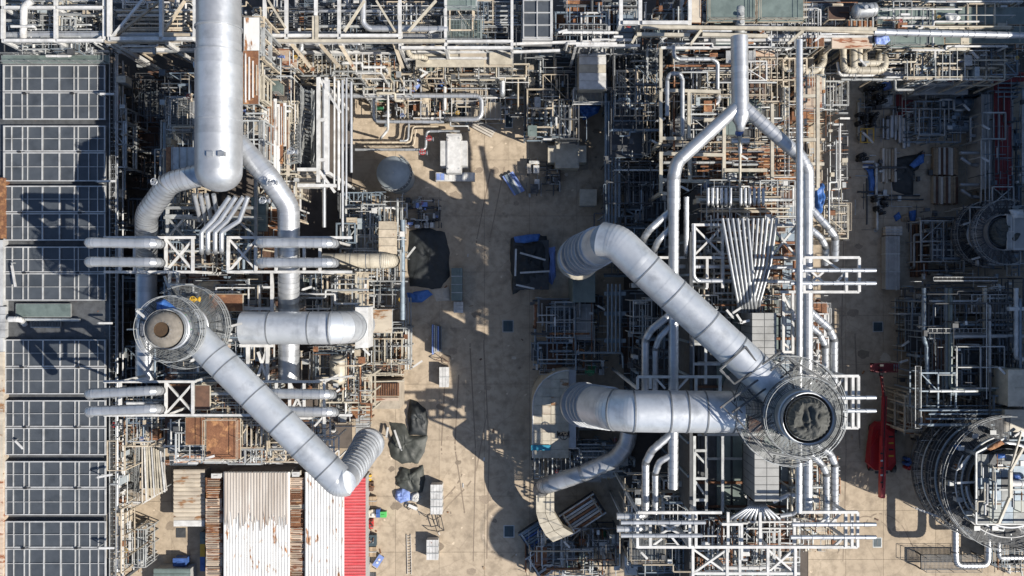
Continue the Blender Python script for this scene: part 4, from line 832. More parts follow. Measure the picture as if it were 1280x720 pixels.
# things along the red roof edge
for y0,y1,m,nm in ((594,601,'yellow','yellow'),(621,632,'wood','brown wooden'),(684,696,'wood','weathered wooden')):
    crate(f'{nm} crate against the red roofed shed', 458,y0,470 if m == 'wood' else 464,y1,.9,m,1)
for k, (y0,y1,m,nm) in enumerate(((603,614,'brown','brown rusty'),(650,661,'redbright','red'),(669,683,'tealcover','dark netted'))):
    t = thing('scrap_bin', f'{nm} scrap bin against the red roofed shed', 'bin', P(462,(y0+y1)/2,.05)); bx(t, 'shell', 457.5,y0,466 if k < 2 else 470,y1,.05,.8,m)
    for q in range(7): c = P(R.uniform(459,464 if k < 2 else 468),R.uniform(y0+2,y1-2),.9); beam(t, 'scrap', c, c+Vector((R.uniform(-.5,.5),R.uniform(-.5,.5),.05)), .1,.1, R.choice(['rust','steel','black','brown']))
cabinet('bright green box beside the blue bin on the concrete', 475,640,483,647,.05,.8,'lime',None,'storage_box'); cabinet('blue bin beside the bright green box', 470,637,475,647,.05,1.0,'blue',None,'storage_box')
t = thing('cart', 'pale work cart parked between the red roof and blue bin', 'cart', P(463,642,.05)); bx(t,'tray',458,637,469,647,.5,.6,'plank'); bx(t,'toolbox',459,638,464,642,.603,.95,'cream'); bx(t,'load',464.5,642,468,646,.603,.8,'white')
for x,y in ((459,638),(468,638),(459,646),(468,646)): bx(t,'wheel',x-.8,y-.8,x+.8,y+.8,.05,.5,'black')
c = P(474,699,.05); t = thing('trolley', 'pale blue trolley standing askew near the wooden crate', 'trolley', c); q = Vector((.55,.83,0)); s = Vector((.83,-.55,0))
build(G().bar(c-q*.8+Vector((0,0,.7)), c+q*.8+Vector((0,0,.7)), .75, .12), 'top', 'paleblue', t); build(G().bar(c-q*.6+Vector((0,0,.4)), c+q*.6+Vector((0,0,.4)), .6, .4), 'body', 'blue', t)
for o in (-.2,.25): build(G().cyl(c+q*o+Vector((0,0,.76)), c+q*o+Vector((0,0,.82)), .16, n=10), 'lid', 'white', t)
build(G().bar(c-q*.9+s*.3+Vector((0,0,.9)), c-q*.9-s*.3+Vector((0,0,.9)), .07), 'handle', 'black', t)
for i in (-1,1):
    for j in (-1,1): p = c+q*.55*i+s*.28*j; build(G().cyl(p+Vector((-.04,0,.12)), p+Vector((.04,0,.12)), .12, n=8), 'wheel', 'black', t)
for k in range(5): bx(thing('gully_grate','dark slotted gully grate beside the red roof','grate',P(458+k*2.7,718,.05),'gully grates beside the red roof'), 'cover', 457.5+k*2.6,715.5,459.6+k*2.6,722,.05,.12,'darksteel')
def cover(label, x0,y0,x1,y1):
    t = thing('access_cover', label, 'cover', P((x0+x1)/2,(y0+y1)/2,.05)); bx(t,'frame',x0,y0,x1,y1,.05,.07,'steel'); bx(t,'plate',x0+1.1,y0+1.1,x1-1.1,y1-1.1,.07,.085,'tealcover'); bx(t,'lift_bar',(x0+x1)/2-.4,y0+3,(x0+x1)/2+.4,y1-3,.085,.1,'darksteel')
for l in (('dark square cover in the road beside the round shadow',629.5,656.5,643,672),('dark square cover in the road beside the D-shaped tank',628,400,642,415.5),('dark square cover in the shaded road above the red lift',1091,402,1104,415),('dark square cover in the sunlit road beside the header pipe ends',1091,672,1102.5,684.5),('dark square cover in the sunlit concrete by the white duct flange',631,143,641,160)): cover(*l)
for (x,y,a,L) in ((522,455,.6,1.4),(514,315,.9,1.6),(473,350,.4,2.2),(1056,148,0,1.2)): lamp('white strip light on a lone post at the yard edge', x,y,3.2,a,L,'strip lights on lone posts at the yard edge',.05)
# unit of pipes on concrete, upper yard
pipe('pipe', 'long silver pipe bending back at a hairpin on the concrete yard', [(414,119.5,4.2),(602,119.5,4.2),(602,149,4.2),(560,149,4.2),(556,150,1)], .3, 'silver', None, 14, .95, .9)
pipe('pipe', 'silver pipe with two elbows inside the hairpin pipe', [(467,105,3),(467,152,3),(555,152,3)], .22, 'silver', None, 12, .7, .9); pipe('pipe','slim pale pipe crossing over the hairpin pipe with a bent foot',[(485,72,5),(485,162,5),(476,173,4.6),(476,173,.5)],.15,'white',None,10,.4)
pipe('pipe','slim silver pipe stepping toward the white unit',[(444,187,2),(532,187,2),(533,164,2),(575,164,2)],.17,'silver_dull',None,10,.5); pipe('pipe','pale curved pipe over the small red valve',[(500,176,1.5),(510,176,1.5),(511,155,1.5)],.14,'silver_dull',None,10,.6)
pipe('pipe','beige yard pipe beside the bent foot pipe',[(452,178,1.2),(513,178,1.2),(516,158,1.2),(548,158,1.2)],.12,'beige',None,8,.5); pipe('pipe','second beige yard pipe beside the bent foot pipe',[(455,183,1.2),(517,183,1.2),(520,162,1.2)],.1,'beige',None,8,.5)
valve('red handwheel valve beside the white unit steps', 537,174,2,.9,'silver_dull','redbright'); valve('lower red handwheel valve near the round grey tank', 529,191,2,1,'silver_dull','redbright')
pipe('pipe','violet-blue wrapped pipe stub below the rack plates',[(523,86,4),(521,106,3.5),(515,112,3)],.42,'paleblue',None,12,.6); pipe('pipe','silver upright stub pipe beside the dark road cover',[(628,92,5),(628,119,4.6),(628,121,.5)],.33,'silver',None,14,.6); pipe('pipe','pale upright pipe below the blue wrapped valve',[(556,108,4),(556,138,3.6),(556,138,.5)],.2,'white',None,10,.3)
tarp('blue plastic wrapped round a valve below the rack plates', [(547,94),(557,92),(560,104),(552,113),(546,108)], 1.5, 3.6, 'blue', 21); tarp('teal tarpaulin heaped beside the hairpin pipe', [(565,137),(575,130),(583,129),(588,140),(585,147),(566,147)], .05, 1.4, 'tealcover', 22)
c = P(600,157,.3); t = thing('plate', 'long slanted grey corrugated plate on the concrete yard', 'plate', c)
for k in range(4):
    o = Vector((.25*k*.65*1.1,.25*k*1.1,0)); build(G().bar(P(583,150,.5)+o-Vector((.2,.3,0)), P(617,168,.25)+o-Vector((.2,.3,0)), .25, .08), 'plank', 'plank', t)
c = P(616,131,.05); t = thing('hydrant', 'red and white hydrant post on the concrete yard', 'hydrant', c); build(G().cyl(c, c+Vector((0,0,1.1)), .16, n=10), 'barrel', 'redbright', t); build(G().tube([c+Vector((-.5,-.3,.7)),c+Vector((.5,.3,.7))], .12,8,0),'outlet','white',t); build(G().cyl(c+Vector((0,0,1.1)),c+Vector((0,0,1.25)),.22,n=10),'cap','white',t)
def ac_unit(label, x0,y0,x1,y1, cx, cy, z, m):
    t = thing('enclosure', label, 'enclosure', P((x0+x1)/2,(y0+y1)/2,.05)); bx(t,'plinth',x0-2,y0-2,x1+2,y1+2,.05,.3,'plinth'); bx(t,'body',x0+cx,y0,x1-cx,y1,.3,z,m); bx(t,'side_wing',x0,y0+cy,x0+cx,y1-cy,.3,z-.12,m); bx(t,'side_wing',x1-cx,y0+cy,x1,y1-cy,.3,z-.2,m); bx(t,'roof_cap',x0+cx+1.2,y0+3,x1-cx-1.2,y1-3,z,z+.08,m)
    for k in (0,1):
        for q in (0,1): bx(t,'lifting_eye',x0+cx+2+k*(x1-x0-2*cx-5),y0+5+q*(y1-y0-11),x0+cx+3+k*(x1-x0-2*cx-5),y0+6+q*(y1-y0-11),z+.08,z+.2,'steel')
    return t
ac_unit('bright white enclosure unit standing on the sunlit concrete', 550.5,167,584,216,7.5,9,3.0,'white'); platform('white gridded step deck below the bright white enclosure', 545,216,593,226,.9,m='white',rm='white',solid=True,rails=False)
for k in range(9): bx(thing('step_tile','pale grid tile of the step deck below the white enclosure','tile',P(548+k*5.2,221,.9),'grid tiles below the white enclosure'),'plate',545.6+k*5.2,216.8,550+k*5.2,225,.9,.94,'paleblue' if k<2 else 'white')
ac_unit('pale enclosure unit standing in the shaded middle yard', 685,175,733,210,9,7,2.6,'cream'); cabinet('small pale square housing in the shaded middle yard', 724.5,236.5,746,257,.05,2,'cream')
t = thing('tank', 'round grey tank with a flat top in the shade', 'tank', P(491.5,216,0)); c = P(491.5,216,5); c.z = 0; r = M(20.5,5)
build(G().lathe(c,[(r,0),(r,5)],36),'shell','tankgrey',t); build(G().lathe(c,[(r*1.02,4.9),(r*1.02,5.02),(.02,5.12)],36),'roof','tankgrey',t); build(G().ring(c+Vector((0,0,5.9)),r*1.1,.05,36,5,-2.2,1.2),'handrail','steel',t)
g = G(); 
for k in range(18): a = -2.2+3.4*k/17; g.bar(c+Vector((math.cos(a)*r*1.1,math.sin(a)*r*1.1,4.6)), c+Vector((math.cos(a)*r*1.1,math.sin(a)*r*1.1,5.9)),.05)
build(g,'handrail','steel',t); build(G().cyl(c+Vector((0,0,5.1)),c+Vector((0,0,5.3)),.1,n=8),'vent','steel',t); build(G().annulus(c+Vector((0,0,4.5)),r,r*1.14,.06,30,-2.2,1.2),'walkway','grating',t)
tarp('large black pool tarpaulin beside the tan square duct', [(511,288),(530,284),(556,290),(562,316),(562,345),(550,362),(512,358),(508,330)], .05, .6, 'tarp_black', 31); tarp('bright blue tarpaulin scrap under the black pool tarpaulin', [(508,366),(535,362),(541,368),(527,378),(511,378)], .05, .6, 'tarp_blue', 32); tarp('pale tan tarpaulin scrap beside the blue scrap', [(538,362),(561,358),(563,376),(545,377)], .05, .5, 'plank', 33)
clutter(51, 502, 245, 552, 285, .2, 1.5, 'above the pool tarpaulin', 'grey,white,beige,dark', cab=26, pipe=8, valve=9, cs=(2,7), cabm='white,plank,yellow,paleblue,darksteel,wood'); drums('small black cylinder in the row above the black tarpaulin', [(525+k*3.6,276+R.uniform(-2,2)) for k in range(7)], 'black', .2, .9, .05, 'black cylinders above the black tarpaulin')
clutter(52, 440, 60, 520, 118, 1, 6, 'left of the violet-blue pipe stub', 'beige,grey,cream,white', pipe=34, frame=8, deck=5, valve=12, cab=9, pump=4, tray=3, ves=2, deckm='plinth,grating,darksteel')
clutter(53, 500, 88, 660, 150, .6, 4, 'round the yard hairpin pipe', 'beige,grey,silver,white', pipe=26, frame=4, deck=3, valve=16, cab=8, pump=6, lamp=4, ves=2, deckm='plinth,grating,darksteel')
clutter(54, 462, 120, 560, 150, .6, 2.5, 'inside the loop of the hairpin pipe', 'beige,grey,white', pipe=10, valve=12, cab=6, pump=5)
clutter(55, 446, 400, 512, 470, .5, 5, 'beside the rusty hood plate', 'cream,grey,beige', pipe=12, frame=3, deck=1, valve=5, cab=3)
# loose litter on the road
for k in range(30):
    x, y = R.choice([(R.uniform(545,660),R.uniform(240,715)),(R.uniform(456,560),R.uniform(560,715)),(R.uniform(1050,1105),R.uniform(120,700))]); c = P(x,y,.06); a = R.uniform(0,3.1); L = R.uniform(.08,.3)
    t = thing('scrap', 'small scrap of loose litter lying on the open concrete', 'litter', c, 'loose litter on the open concrete'); build(G().bar(c-Vector((math.cos(a),math.sin(a),0))*L+Vector((0,0,.04)), c+Vector((math.cos(a),math.sin(a),0))*L+Vector((0,0,.05)), R.uniform(.08,.22), .06), 'piece', R.choice(['white','plank','brown','rust','wood','black']), t)

# ================================================================ UPPER PIPE RACK
ZR = 13.5
def rack(label, xs, ys, z, m, **k): return frame(label, xs, ys, [z-4, z], m, None, **k)
rack('white steel rack bay at the upper left corner above the panel bays', [4,70,131], [-30,10,51], ZR, 'white', w=.34, joist=0)
rack('white steel rack bay left of the big drum', [137,202,244], [-30,49], ZR+.5, 'white', w=.4, brace=[(0,0,'/')])
truss('diagonal beige braces of the rack bay left of the big drum', ZR+.2, [(142,46,200,0),(205,38,230,0),(131,52,205,52),(203,44,238,44)], 'beige', .3)
rack('white rack bay with beige diagonals right of the big drum', [331,358,395,424,500], [-30,45,52], ZR+.5, 'white', w=.36)
truss('beige diagonals of the rack bays right of the big drum', ZR+.8, [(335,0,357,35),(430,39,455,0),(470,0,494,39),(510,39,545,0),(326,51,556,51),(392,20,392,50),(396,20,396,50)], 'cream', .3)
rack('white rack bay in the middle beside the skylight box', [500,557,640], [-30,52,60], ZR, 'white', w=.32)
rack('white rack bay right of the skylight box', [776,800,862], [-30,29], ZR+.5, 'white', w=.42, joist=0)
truss('long cream girder of the rack running above the Y-shaped pipe', ZR+.5, [(800,34,1095,37),(796,43,862,44),(878,43,960,45),(1000,36,1095,41),(796,43,790,54),(877,37,863,56),(1005,37,985,55)], 'cream', .36, zl=[(800,34,0),(877,37,0),(1004,38,0),(1090,37,0)])
truss('sloping white bracket beams under the long cream girder', ZR-1, [(720,57,800,57),(740,50,790,50),(640,55,720,52),(826,60,900,60),(640,65,700,63),(880,50,1090,50),(955,46,1090,46)], 'white', .26, zl=[(720,57,0),(640,55,0),(826,60,0)])
for x,y,x2,y2 in ((362,52,388,84),(397,52,423,82),(424,54,443,86),(492,52,503,84)): truss('slanted pale rack leg reaching down to the yard', ZR-.5, [(x,y,x2,y2)], 'beige', .5, 'slanted pale rack legs')
pipe('pipe','fat grey-white pipe across the rack above the panel bays',[(2,43.5,12.6),(244,44,12.6)],.3,'silver_dull',None,12,sheet=1.4); pipe('pipe','white swan-neck pipe at the corner of the rack',[(40,1,13.6),(30,8,13.6),(29,50,13.2),(29,54,10)],.36,'white',None,14,1.)
pipe('pipe','pale pipe with a rounded end inside the corner rack bay',[(14,33,13.8),(43,33,13.8),(45,37,13.5)],.14,'white',None,10,.4); pipe('pipe','white pipe standing out at the edge of the corner rack',[(58,70,12),(89,70,12),(89,55,12)],.14,'white',None,10,.3)
pipe('pipe','fat silver pipe bending along the rack right of the drum',[(454,-10,13.4),(454,30,13.4),(462,36,13.4),(560,36,13.4)],.32,'silver',None,14,.9,1.); pipe('pipe','fat pale pipe beneath the bending silver pipe',[(330,44,12),(552,46,12)],.33,'silver_dull',None,14,sheet=1.2); pipe('pipe','cream elbow pipe under the rack edge plates',[(509,58,11),(512,71,11),(532,71,11),(533,80,8)],.3,'cream',None,14,.7,1.)
pipe('pipe','grey hooked pipe above the rusty plates',[(377,55,11),(377,64,11),(362,66,11),(367,76,10),(367,98,9)],.25,'silver_dull',None,12,.6,.8)
t = thing('skylight', 'dark skylight box in a pale frame on the middle rack', 'skylight', P(672,24,12)); bx(t,'curb',653,-20,691,50,11,13.3,'panel_frame')
for i in range(2):
    for j in range(4): bx(t,'pane',655.5+i*17,-14+j*15.5,670.5+i*17,-1+j*15.5,13.303,13.36,'panel')
for y in (-15,0.2,15.7,31.2,47): bx(t,'bar',654,y-.6,690,y+.6,13.37,13.5,'panel_frame')
for x in (654.5,671.5,688.5): bx(t,'bar',x-.7,-16,x+.7,48,13.375,13.52,'panel_frame')
for kz,(x0,x1,y0,y1,m) in enumerate(((505,575,57,66,'cream'),(530,610,68,74,'cream'),(575,640,60,83,'plinth'),(520,605,75,83,'cream'),(612,640,66,80,'cream'))): platform('cream flat cover plate along the rack edge', x0,y0,x1,y1,9.3+.17*kz,'cream cover plates along the rack edge',m=m,rm='cream',solid=True,rails=False)
t = thing('roof_box', 'white flat-topped box with a railed grating, above the blue tarpaulin', 'roof box', P(741,90,0)); bx(t,'body',723.5,60,758,112,0,8,'cream')
for k in range(5): bx(t,'roof_panel',724,60.5+k*10.2,757.6,70.2+k*10.2,8.003,8.06+.02*(k%2),R.choice(['white','cream','white']))
platform('railed grating below the white flat-topped box', 716,112,764,130,6.5,m='grating',rm='white'); tarp('dark blue tarpaulin hanging under the railed grating', [(711,131),(735,129),(752,131),(748,140),(730,149),(724,140),(713,138)], 3, 4.2, 'tarp_blue', 41)
clutter(61, 2, 0, 132, 68, 9, 13, 'in the rack bay above the panel bays', 'white,grey,grey,silver,cream,dark', pipe=44, bundle=5, frame=3, deck=5, valve=8, cab=6, tray=3, lamp=3, hz=.55, deckm='darksteel,grating,darksteel')
clutter(62, 132, 0, 247, 64, 7, 12.5, 'in the rack left of the big drum', 'grey,blue-grey,white,beige', pipe=30, bundle=6, frame=2, deck=4, valve=4, cab=3, tray=3, hz=.85, deckm='darksteel,grating')
clutter(63, 302, 0, 560, 62, 7, 13, 'in the rack right of the big drum', 'white,grey,silver,beige,dull silver,dark', pipe=60, bundle=13, frame=5, deck=6, valve=8, cab=6, tray=5, lamp=5, hz=.8, deckm='darksteel,grating,darksteel,rust')
clutter(64, 305, 58, 500, 98, 5, 10, 'under the slanted rack legs', 'beige,grey,cream,white,rusty', pipe=46, bundle=5, frame=7, deck=8, valve=10, cab=9, tray=3, hz=.7, deckm='grating,plinth,rust,darksteel')
clutter(65, 555, 0, 655, 60, 7, 13, 'in the rack beside the skylight box', 'grey,white,blue-grey,beige', pipe=34, bundle=5, frame=4, deck=4, valve=5, cab=5, tray=3, hz=.7, deckm='greenglass,darksteel,grating'); platform('green-tinted deck pane beside the skylight box', 556,0,596,12,13.2,m='greenglass',solid=True); platform('dark railed deck left of the skylight box', 552,24,602,52,13,m='greenglass',rm='steel')
clutter(66, 500, 78, 662, 98, 3, 8, 'along the yard edge of the rack', 'beige,cream,white,grey', pipe=28, bundle=2, frame=5, deck=4, valve=9, cab=6, lamp=3, hz=.8, deckm='plinth,grating')
clutter(67, 690, 0, 800, 62, 8, 13, 'in the rack right of the skylight box', 'blue-grey,grey,dark,white', pipe=36, frame=6, deck=7, valve=8, cab=6, tray=3, lamp=3, deckm='grating,darksteel,bluesteel,rust')
clutter(68, 800, 0, 1095, 62, 8, 13, 'in the rack above the Y-shaped pipe', 'grey,beige,white,grey,rusty,silver', pipe=44, bundle=6, frame=6, deck=9, valve=14, cab=13, tray=5, lamp=7, hz=.7, deckm='grating,rust,plinth,greenglass,darksteel', ves=3)
for x0,x1 in ((884,944),(947,1004)): platform('grey-green roofed deck in a beige frame above the Y-shaped pipe',x0,-4,x1,27,13.2,'grey-green roofed decks above the Y-shaped pipe',m='greenglass',rm='beige',solid=True)
platform('rust-streaked upright cover strip on the rack above the hairpin pipe',862,-5,876,28,13.4,m='rooftan',rm='rust',solid=True,rails=False)
for x0,y0,x1,y1,m in ((1036,8,1062,24,'brown'),(1060,26,1092,33,'rust'),(1008,44,1030,58,'rust'),(1040,46,1090,60,'rustsheet')): platform('rust-brown plate beside the open end of the bright silver pipe',x0,y0,x1,y1,12.6,'rust-brown plates beside the bright silver pipe',m=m,rm='beige',solid=True,rails=False)
vessel('short grey round-ended vessel standing on the rack beside the bright silver pipe',(1070,14),(1092,12),14,.75,'silver_dull')
clutter(69, 1095, 0, 1280, 64, 8, 13, 'in the upper right corner rack', 'grey,beige,white,cream', pipe=34, bundle=5, frame=3, deck=3, valve=7, cab=8, tray=4, lamp=6, hz=.85, deckm='greenglass,grating')
for x0,y0,x1,y1 in ((1097,9,1168,30),(1170,9,1285,30),(1097,33,1180,56),(1182,33,1285,54)): platform('grey-green covered rack bay at the upper right corner', x0,y0,x1,y1,11.5,'grey-green rack bays at the upper right corner',m='greenglass',rm='beige',solid=True,rails=False)
pipe('pipe','bright silver pipe along the rack at the upper right corner',[(1092,40,13.8),(1300,45,13.8)],.36,'silver',None,14,sheet=1.2,bands=(.56,.68)); tarp('pale blue sheet tied on the rack under the bright silver pipe', [(1094,45),(1112,43),(1114,50),(1108,55),(1096,54)], 13, 13.5, 'paleblue', 51); tarp('lilac sheet on the rack at the upper right corner', [(1183,16),(1196,15),(1203,22),(1196,28),(1185,26)], 12, 12.6, 'white', 52)
clutter(70, 1050, 58, 1280, 100, 5, 11, 'under the upper right rack edge', 'grey,cream,white,blue-grey,beige', pipe=50, bundle=8, frame=7, deck=7, valve=12, cab=8, tray=5, lamp=7, hz=.8, deckm='plinth,grating,darksteel,wallgrey')
for k,(x0,x1,y,r) in enumerate(((1067,1106,88,.42),(1074,1099,79,.36),(1054,1080,88,.36))): pipe('pipe',f'cream U-shaped pipe loop, {ORD[k]} of the set under the rack edge',[(x0,62,10),(x0,70,10),(x0+.5,y,10),(x1-.5,y,10),(x1,70,10),(x1,64,8)],r,'cream','cream U-shaped pipes under the rack edge',14,1.2,.8)
pipe('pipe','thin white pipe loop round the cream U-shaped pipes',[(1047,78,9.5),(1049,94,9.5),(1094,94,9.5),(1093,84,9.5)],.16,'white',None,10,.5); pipe('pipe','cream hook pipe beside the tall thin pipe',[(1003,82,10),(1003,90,10),(1018,89,10),(1029,80,10),(1029,64,9)],.42,'cream',None,14,1.,.8); pipe('pipe','second cream hook pipe beside the tall thin pipe',[(982,70,9),(976,80,9),(978,86,9),(1002,87,9)],.3,'cream',None,12,.8,.8)
for x in (1013,1027): pipe('pipe','stout pale upright pipe below the cream hook pipe',[(x,70,9),(x,112,7),(x,114,2)],.42,'cream','stout pale upright pipes',14,.6,1.)
lamp('white angled lamp bar below the rack at the shaded yard corner',1188,76,9,-.6,1.8); pipe('pipe','cream flanged pipe below the upper right rack',[(1135,84,8),(1165,84,8)],.3,'cream',None,12,sheet=.8)

# ================================================================ EAST UNIT
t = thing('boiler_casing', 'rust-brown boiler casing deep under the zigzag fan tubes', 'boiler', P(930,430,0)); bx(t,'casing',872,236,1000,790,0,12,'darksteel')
bx(t,'shade_wall',862,290,866,640,4,19.6,'darksteel'); bx(t,'shade_wall',862,640.5,866,790,11,15.2,'darksteel')  # walls added to cast a solid shadow band on the road
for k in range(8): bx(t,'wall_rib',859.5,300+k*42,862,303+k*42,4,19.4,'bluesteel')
for k in range(15): bx(t,'stiffener',872,242+k*30,1000,245+k*30,12.003,12.3,R.choice(['rust','brown','steel']))
for k in range(6): bx(t,'top_plate',876+k*20,250,893+k*20,690,12.003,12.15,R.choice(['rustsheet','greenglass','bluesteel','brown','darksteel']))
c0 = P(925,46,21)
t = thing('steam_header', 'silver Y-shaped header pipe forking below the long girder', 'pipe', (c0.x,c0.y,19)); r0 = M(10.5,21)
build(G().tube([P(924,46,21),P(925.5,146,21)], r0, 24, 0, sheet=.6),'trunk','silver',t); build(G().lathe(P(925.5,146,21),[(r0,0),(r0*.92,-.35),(r0*.6,-.8),(r0*.45,-1.4),(.02,-1.4)],24,'y'),'cone_end','silver',t)
for p in ([(922,133,21),(884,168,21),(846,203,21),(842,222,21),(842,262,20.6)],[(929,133,21),(964,164,21),(998,193,21),(1009,212,21),(1009.5,262,20.6)]): build(G().tube([P(*q) for q in p], M(8.2,21), 20, 1.6, 6, .6),'branch','silver',t)
pipe('pipe','long silver upright pipe from the left fork of the Y-shaped header',[(842,262,20.6),(842,432,20),(841,611,20)],M(6.4,20),'silver',None,18,sheet=.7); pipe('pipe','long silver upright pipe from the right fork of the Y-shaped header',[(1009.5,262,20.6),(1009.5,470,20.3),(1009.5,640,19)],M(6.4,20),'silver',None,18,sheet=.7); pipe('pipe','long thin bright pipe right of the Y-shaped header',[(999,50,22.5),(999.5,215,22.5),(998.5,640,22.5)],M(4.1,20),'silver',None,14,sheet=.9)
BR = [('left',[(839,263,20),(812,287,20),(805,297,19.5),(805,322,16)],4.4),('left',[(839,284,20),(822,302,20),(818,312,19.5),(818,330,16)],4),('left',[(838,393,20),(814,412,20),(806.5,425,19.5),(806.5,490,19)],4.6),('left',[(838,408,20),(824,422,20),(819,436,19.5),(819,490,19)],3.8),('left',[(838,543,20),(815,563,20),(807,578,19.5),(807,642,19)],4.8),('left',[(838,570,20),(824,577,20),(819,592,19.5),(819,642,19)],4),
 ('right',[(1011,258,20),(1035,284,20),(1044,296,19.5),(1044,325,18)],4.6),('right',[(1011,284,20),(1026,297,20),(1032,308,19.5),(1032,330,18)],4),('right',[(1011,388,20),(1036,410,20),(1042.5,424,19.5),(1042.5,480,18)],4.8),('right',[(1011,406,20),(1024,417,20),(1031.5,432,19.5),(1031.5,475,18)],4),('right',[(1020,556,20),(1037,566,20),(1043.5,580,19.5),(1043.5,640,18)],4.6),('right',[(1012,566,20),(1027,580,20),(1033,592,19.5),(1033,655,18)],4.2)]
LV = ['top pair','top pair','middle pair','middle pair','bottom pair','bottom pair']
for k,(sd_,p,w) in enumerate(BR): pipe('branch_pipe',f'silver branch pipe bending off the {sd_} upright, {LV[k%6]}, {"outer" if k%2==0 else "inner"} one',p,M(w,20),'silver','silver branch pipes off the two uprights',14,.9,.7,cat='pipe')
for y,x0,x1,nm in ((338,990,1095,'upper frame, top'),(354,988,1095,'upper frame, bottom'),(497,1030,1095,'middle frame, top'),(513.5,1030,1095,'middle frame, bottom'),(655.5,990,1095,'lower frame, top'),(671.5,988,1095,'lower frame, bottom')):
    pipe('header_pipe',f'silver open-ended pipe jutting toward the red lift from the {nm} one',[(x0,y,22.3),(x1,y,22.3)],M(2.5,22.3),'silver','silver pipes jutting over the right-hand road',12,sheet=1.1,cat='pipe')
for y,x0,x1 in ((653,776,882),(669.5,776,878)): pipe('header_pipe','silver pipe jutting left over the white lower frame',[(x0,y,22.5),(x1,y,22.5)],M(2.6,22.5),'silver','silver pipes jutting left over the lower frame',12,sheet=1.1,cat='pipe')
for y in (646,662): pipe('pipe_end','round-ended silver pipe below the inner left branch pipes',[(771,y-1,20.8),(790,y-1,20.8),(806,y-2,20.8),(808,y-2,19)],M(4.2,20.8),'silver','round-ended silver pipes at the lower frame',14,.7,.7,cat='pipe')
for p,l in (([(826,333,17.6),(990,334,17.6)],'upper'),([(822,351,17.6),(992,352,17.6)],'lower')): pipe('pipe',f'{l} silver cross pipe behind the big diagonal duct',[(*p[0],)]+[(*p[1],)],M(2.6,18),'silver',None,10,sheet=1)
pipe('pipe','white pipe with a long elbow left of the zigzag fan tubes',[(867,280,19.5),(867,346,19.5),(872,351,19.5),(903,351,19.5)],M(2.6,19.5),'silver',None,12,.7,.9); pipe('pipe','slim silver upright beside the left fork pipe',[(858,246,20),(858,318,19),(858,322,15)],M(3.2,20),'silver',None,12,.5,.8)
# fan tubes
for i in range(6): pipe('fan_pipe','silver fan tube leaning right, upper layer over the boiler casing',[(903+i*6.3,273,19.6),(903+i*6.6+13-i*1.6,345,19.6),(922+i*4.2,376,18.5),(924+i*4.2,390,17)],M(1.95,19.6),'silver_dull','silver fan tubes leaning right over the boiler casing',8,.5,0)
for i in range(6): pipe('fan_pipe','silver fan tube leaning left, lower layer over the boiler casing',[(971-i*5.9,273,18.7),(963-i*4.9,330,18.7),(950-i*4.2,376,18),(948-i*4.2,390,16.6)],M(1.95,18.7),'silver_dull','silver fan tubes leaning left over the boiler casing',8,.5,0)
for x0,n in ((885,6),(926,6)):
    for i in range(n): pipe('stub_pipe',f'short upright silver stub in the {"left" if x0 < 900 else "right"} row above the fan tubes',[(x0+i*5.6,235,17),(x0+i*5.6,255,17),(x0+i*5.6,256,15)],M(2,17),'silver',f'short silver stubs above the fan tubes, {"left" if x0 < 900 else "right"} row',8,.3,0,cat='pipe')
for i in range(11): pipe('fan_pipe','silver fan tube spreading below the lower grey duct box',[(946+i*2.0-10,628-abs(i-5)*.3,17),(936+i*2.1,634,18),(913+i*6.1,648,18),(913+i*6.2,652,16)],M(1.8,18),'silver','silver fan tubes below the lower grey duct box',8,.5,0)
# grey panelled duct boxes
def panelbox(label, x0,y0,x1,y1,z0,z1,nx,ny,m,x2=0):
    t = thing('duct_box',label,'duct',P((x0+x1)/2,(y0+y1)/2,z0)); bx(t,'body',x0+.4,y0+.4,x1-.4,y1-.4,z0,z1-.06,'darksteel')
    for i in range(nx):
        for j in range(ny): bx(t,'panel',x0+(x1-x0)*i/nx+.35,y0+(y1-y0)*j/ny+.35,x0+(x1-x0)*(i+1)/nx-.35,y0+(y1-y0)*(j+1)/ny-.35,z0+.5,z1+R.uniform(-.015,.015),m)
    return t
panelbox('grey panelled duct box between the fan tubes and the tarpaulined stack',940,391,971,452,14,18.5,2,7,'wallgrey'); panelbox('grey panelled duct box below the tarpaulined stack',943,564,974,627,14,18.5,2,6,'wallgrey')
for k,(x,y) in enumerate(((906,392),(915,388),(918,398),(925,402))): lamp('white strip light beside the upper grey duct box',x+6,y,19,R.uniform(0,3),1.0,'strip lights beside the upper grey duct box')
# big diagonal duct
E0, E1 = (768,303,26.5), (990,505,28)
pipe('exhaust_duct','very large diagonal silver duct from the middle yard to the tarpaulined stack',[(752,299,25.8),(772,303,26.5),(800,330,27),E1],1.62,'duct',None,40,2.2,2.6,bands=(2.045,2.22,2.44,2.62,2.74,2.9),cat='duct')
t = thing('bellows','ribbed round bellows stepping down left of the diagonal duct elbow','bellows',P(722,322,10)); g0, g1 = P(760,302,25.2), P(722,321,15)
build(G().tube([g0,g1],1.75,32,0,r1=1.95),'liner','duct',t); d = (g1-g0).normalized()
for k in range(6): p = g0.lerp(g1,.3+k*.11); build(G().tube([p-d*.13,p+d*.13],2.0+.04*k,32,0),'rib','silver_dull' if k%2 else 'silver',t)
build(G().tube([g1,P(723,323,9)],2.05,32,0),'base_ring','duct',t); build(G().tube([P(723,323,13),P(723,323,8)],2.35,32,0),'flange','cream',t)
bx(tag(thing('fan_casing','grey square casing under the upper ribbed bellows','duct',P(728,350,0))),'casing',716,340,744,378,0,7,'greenglass')
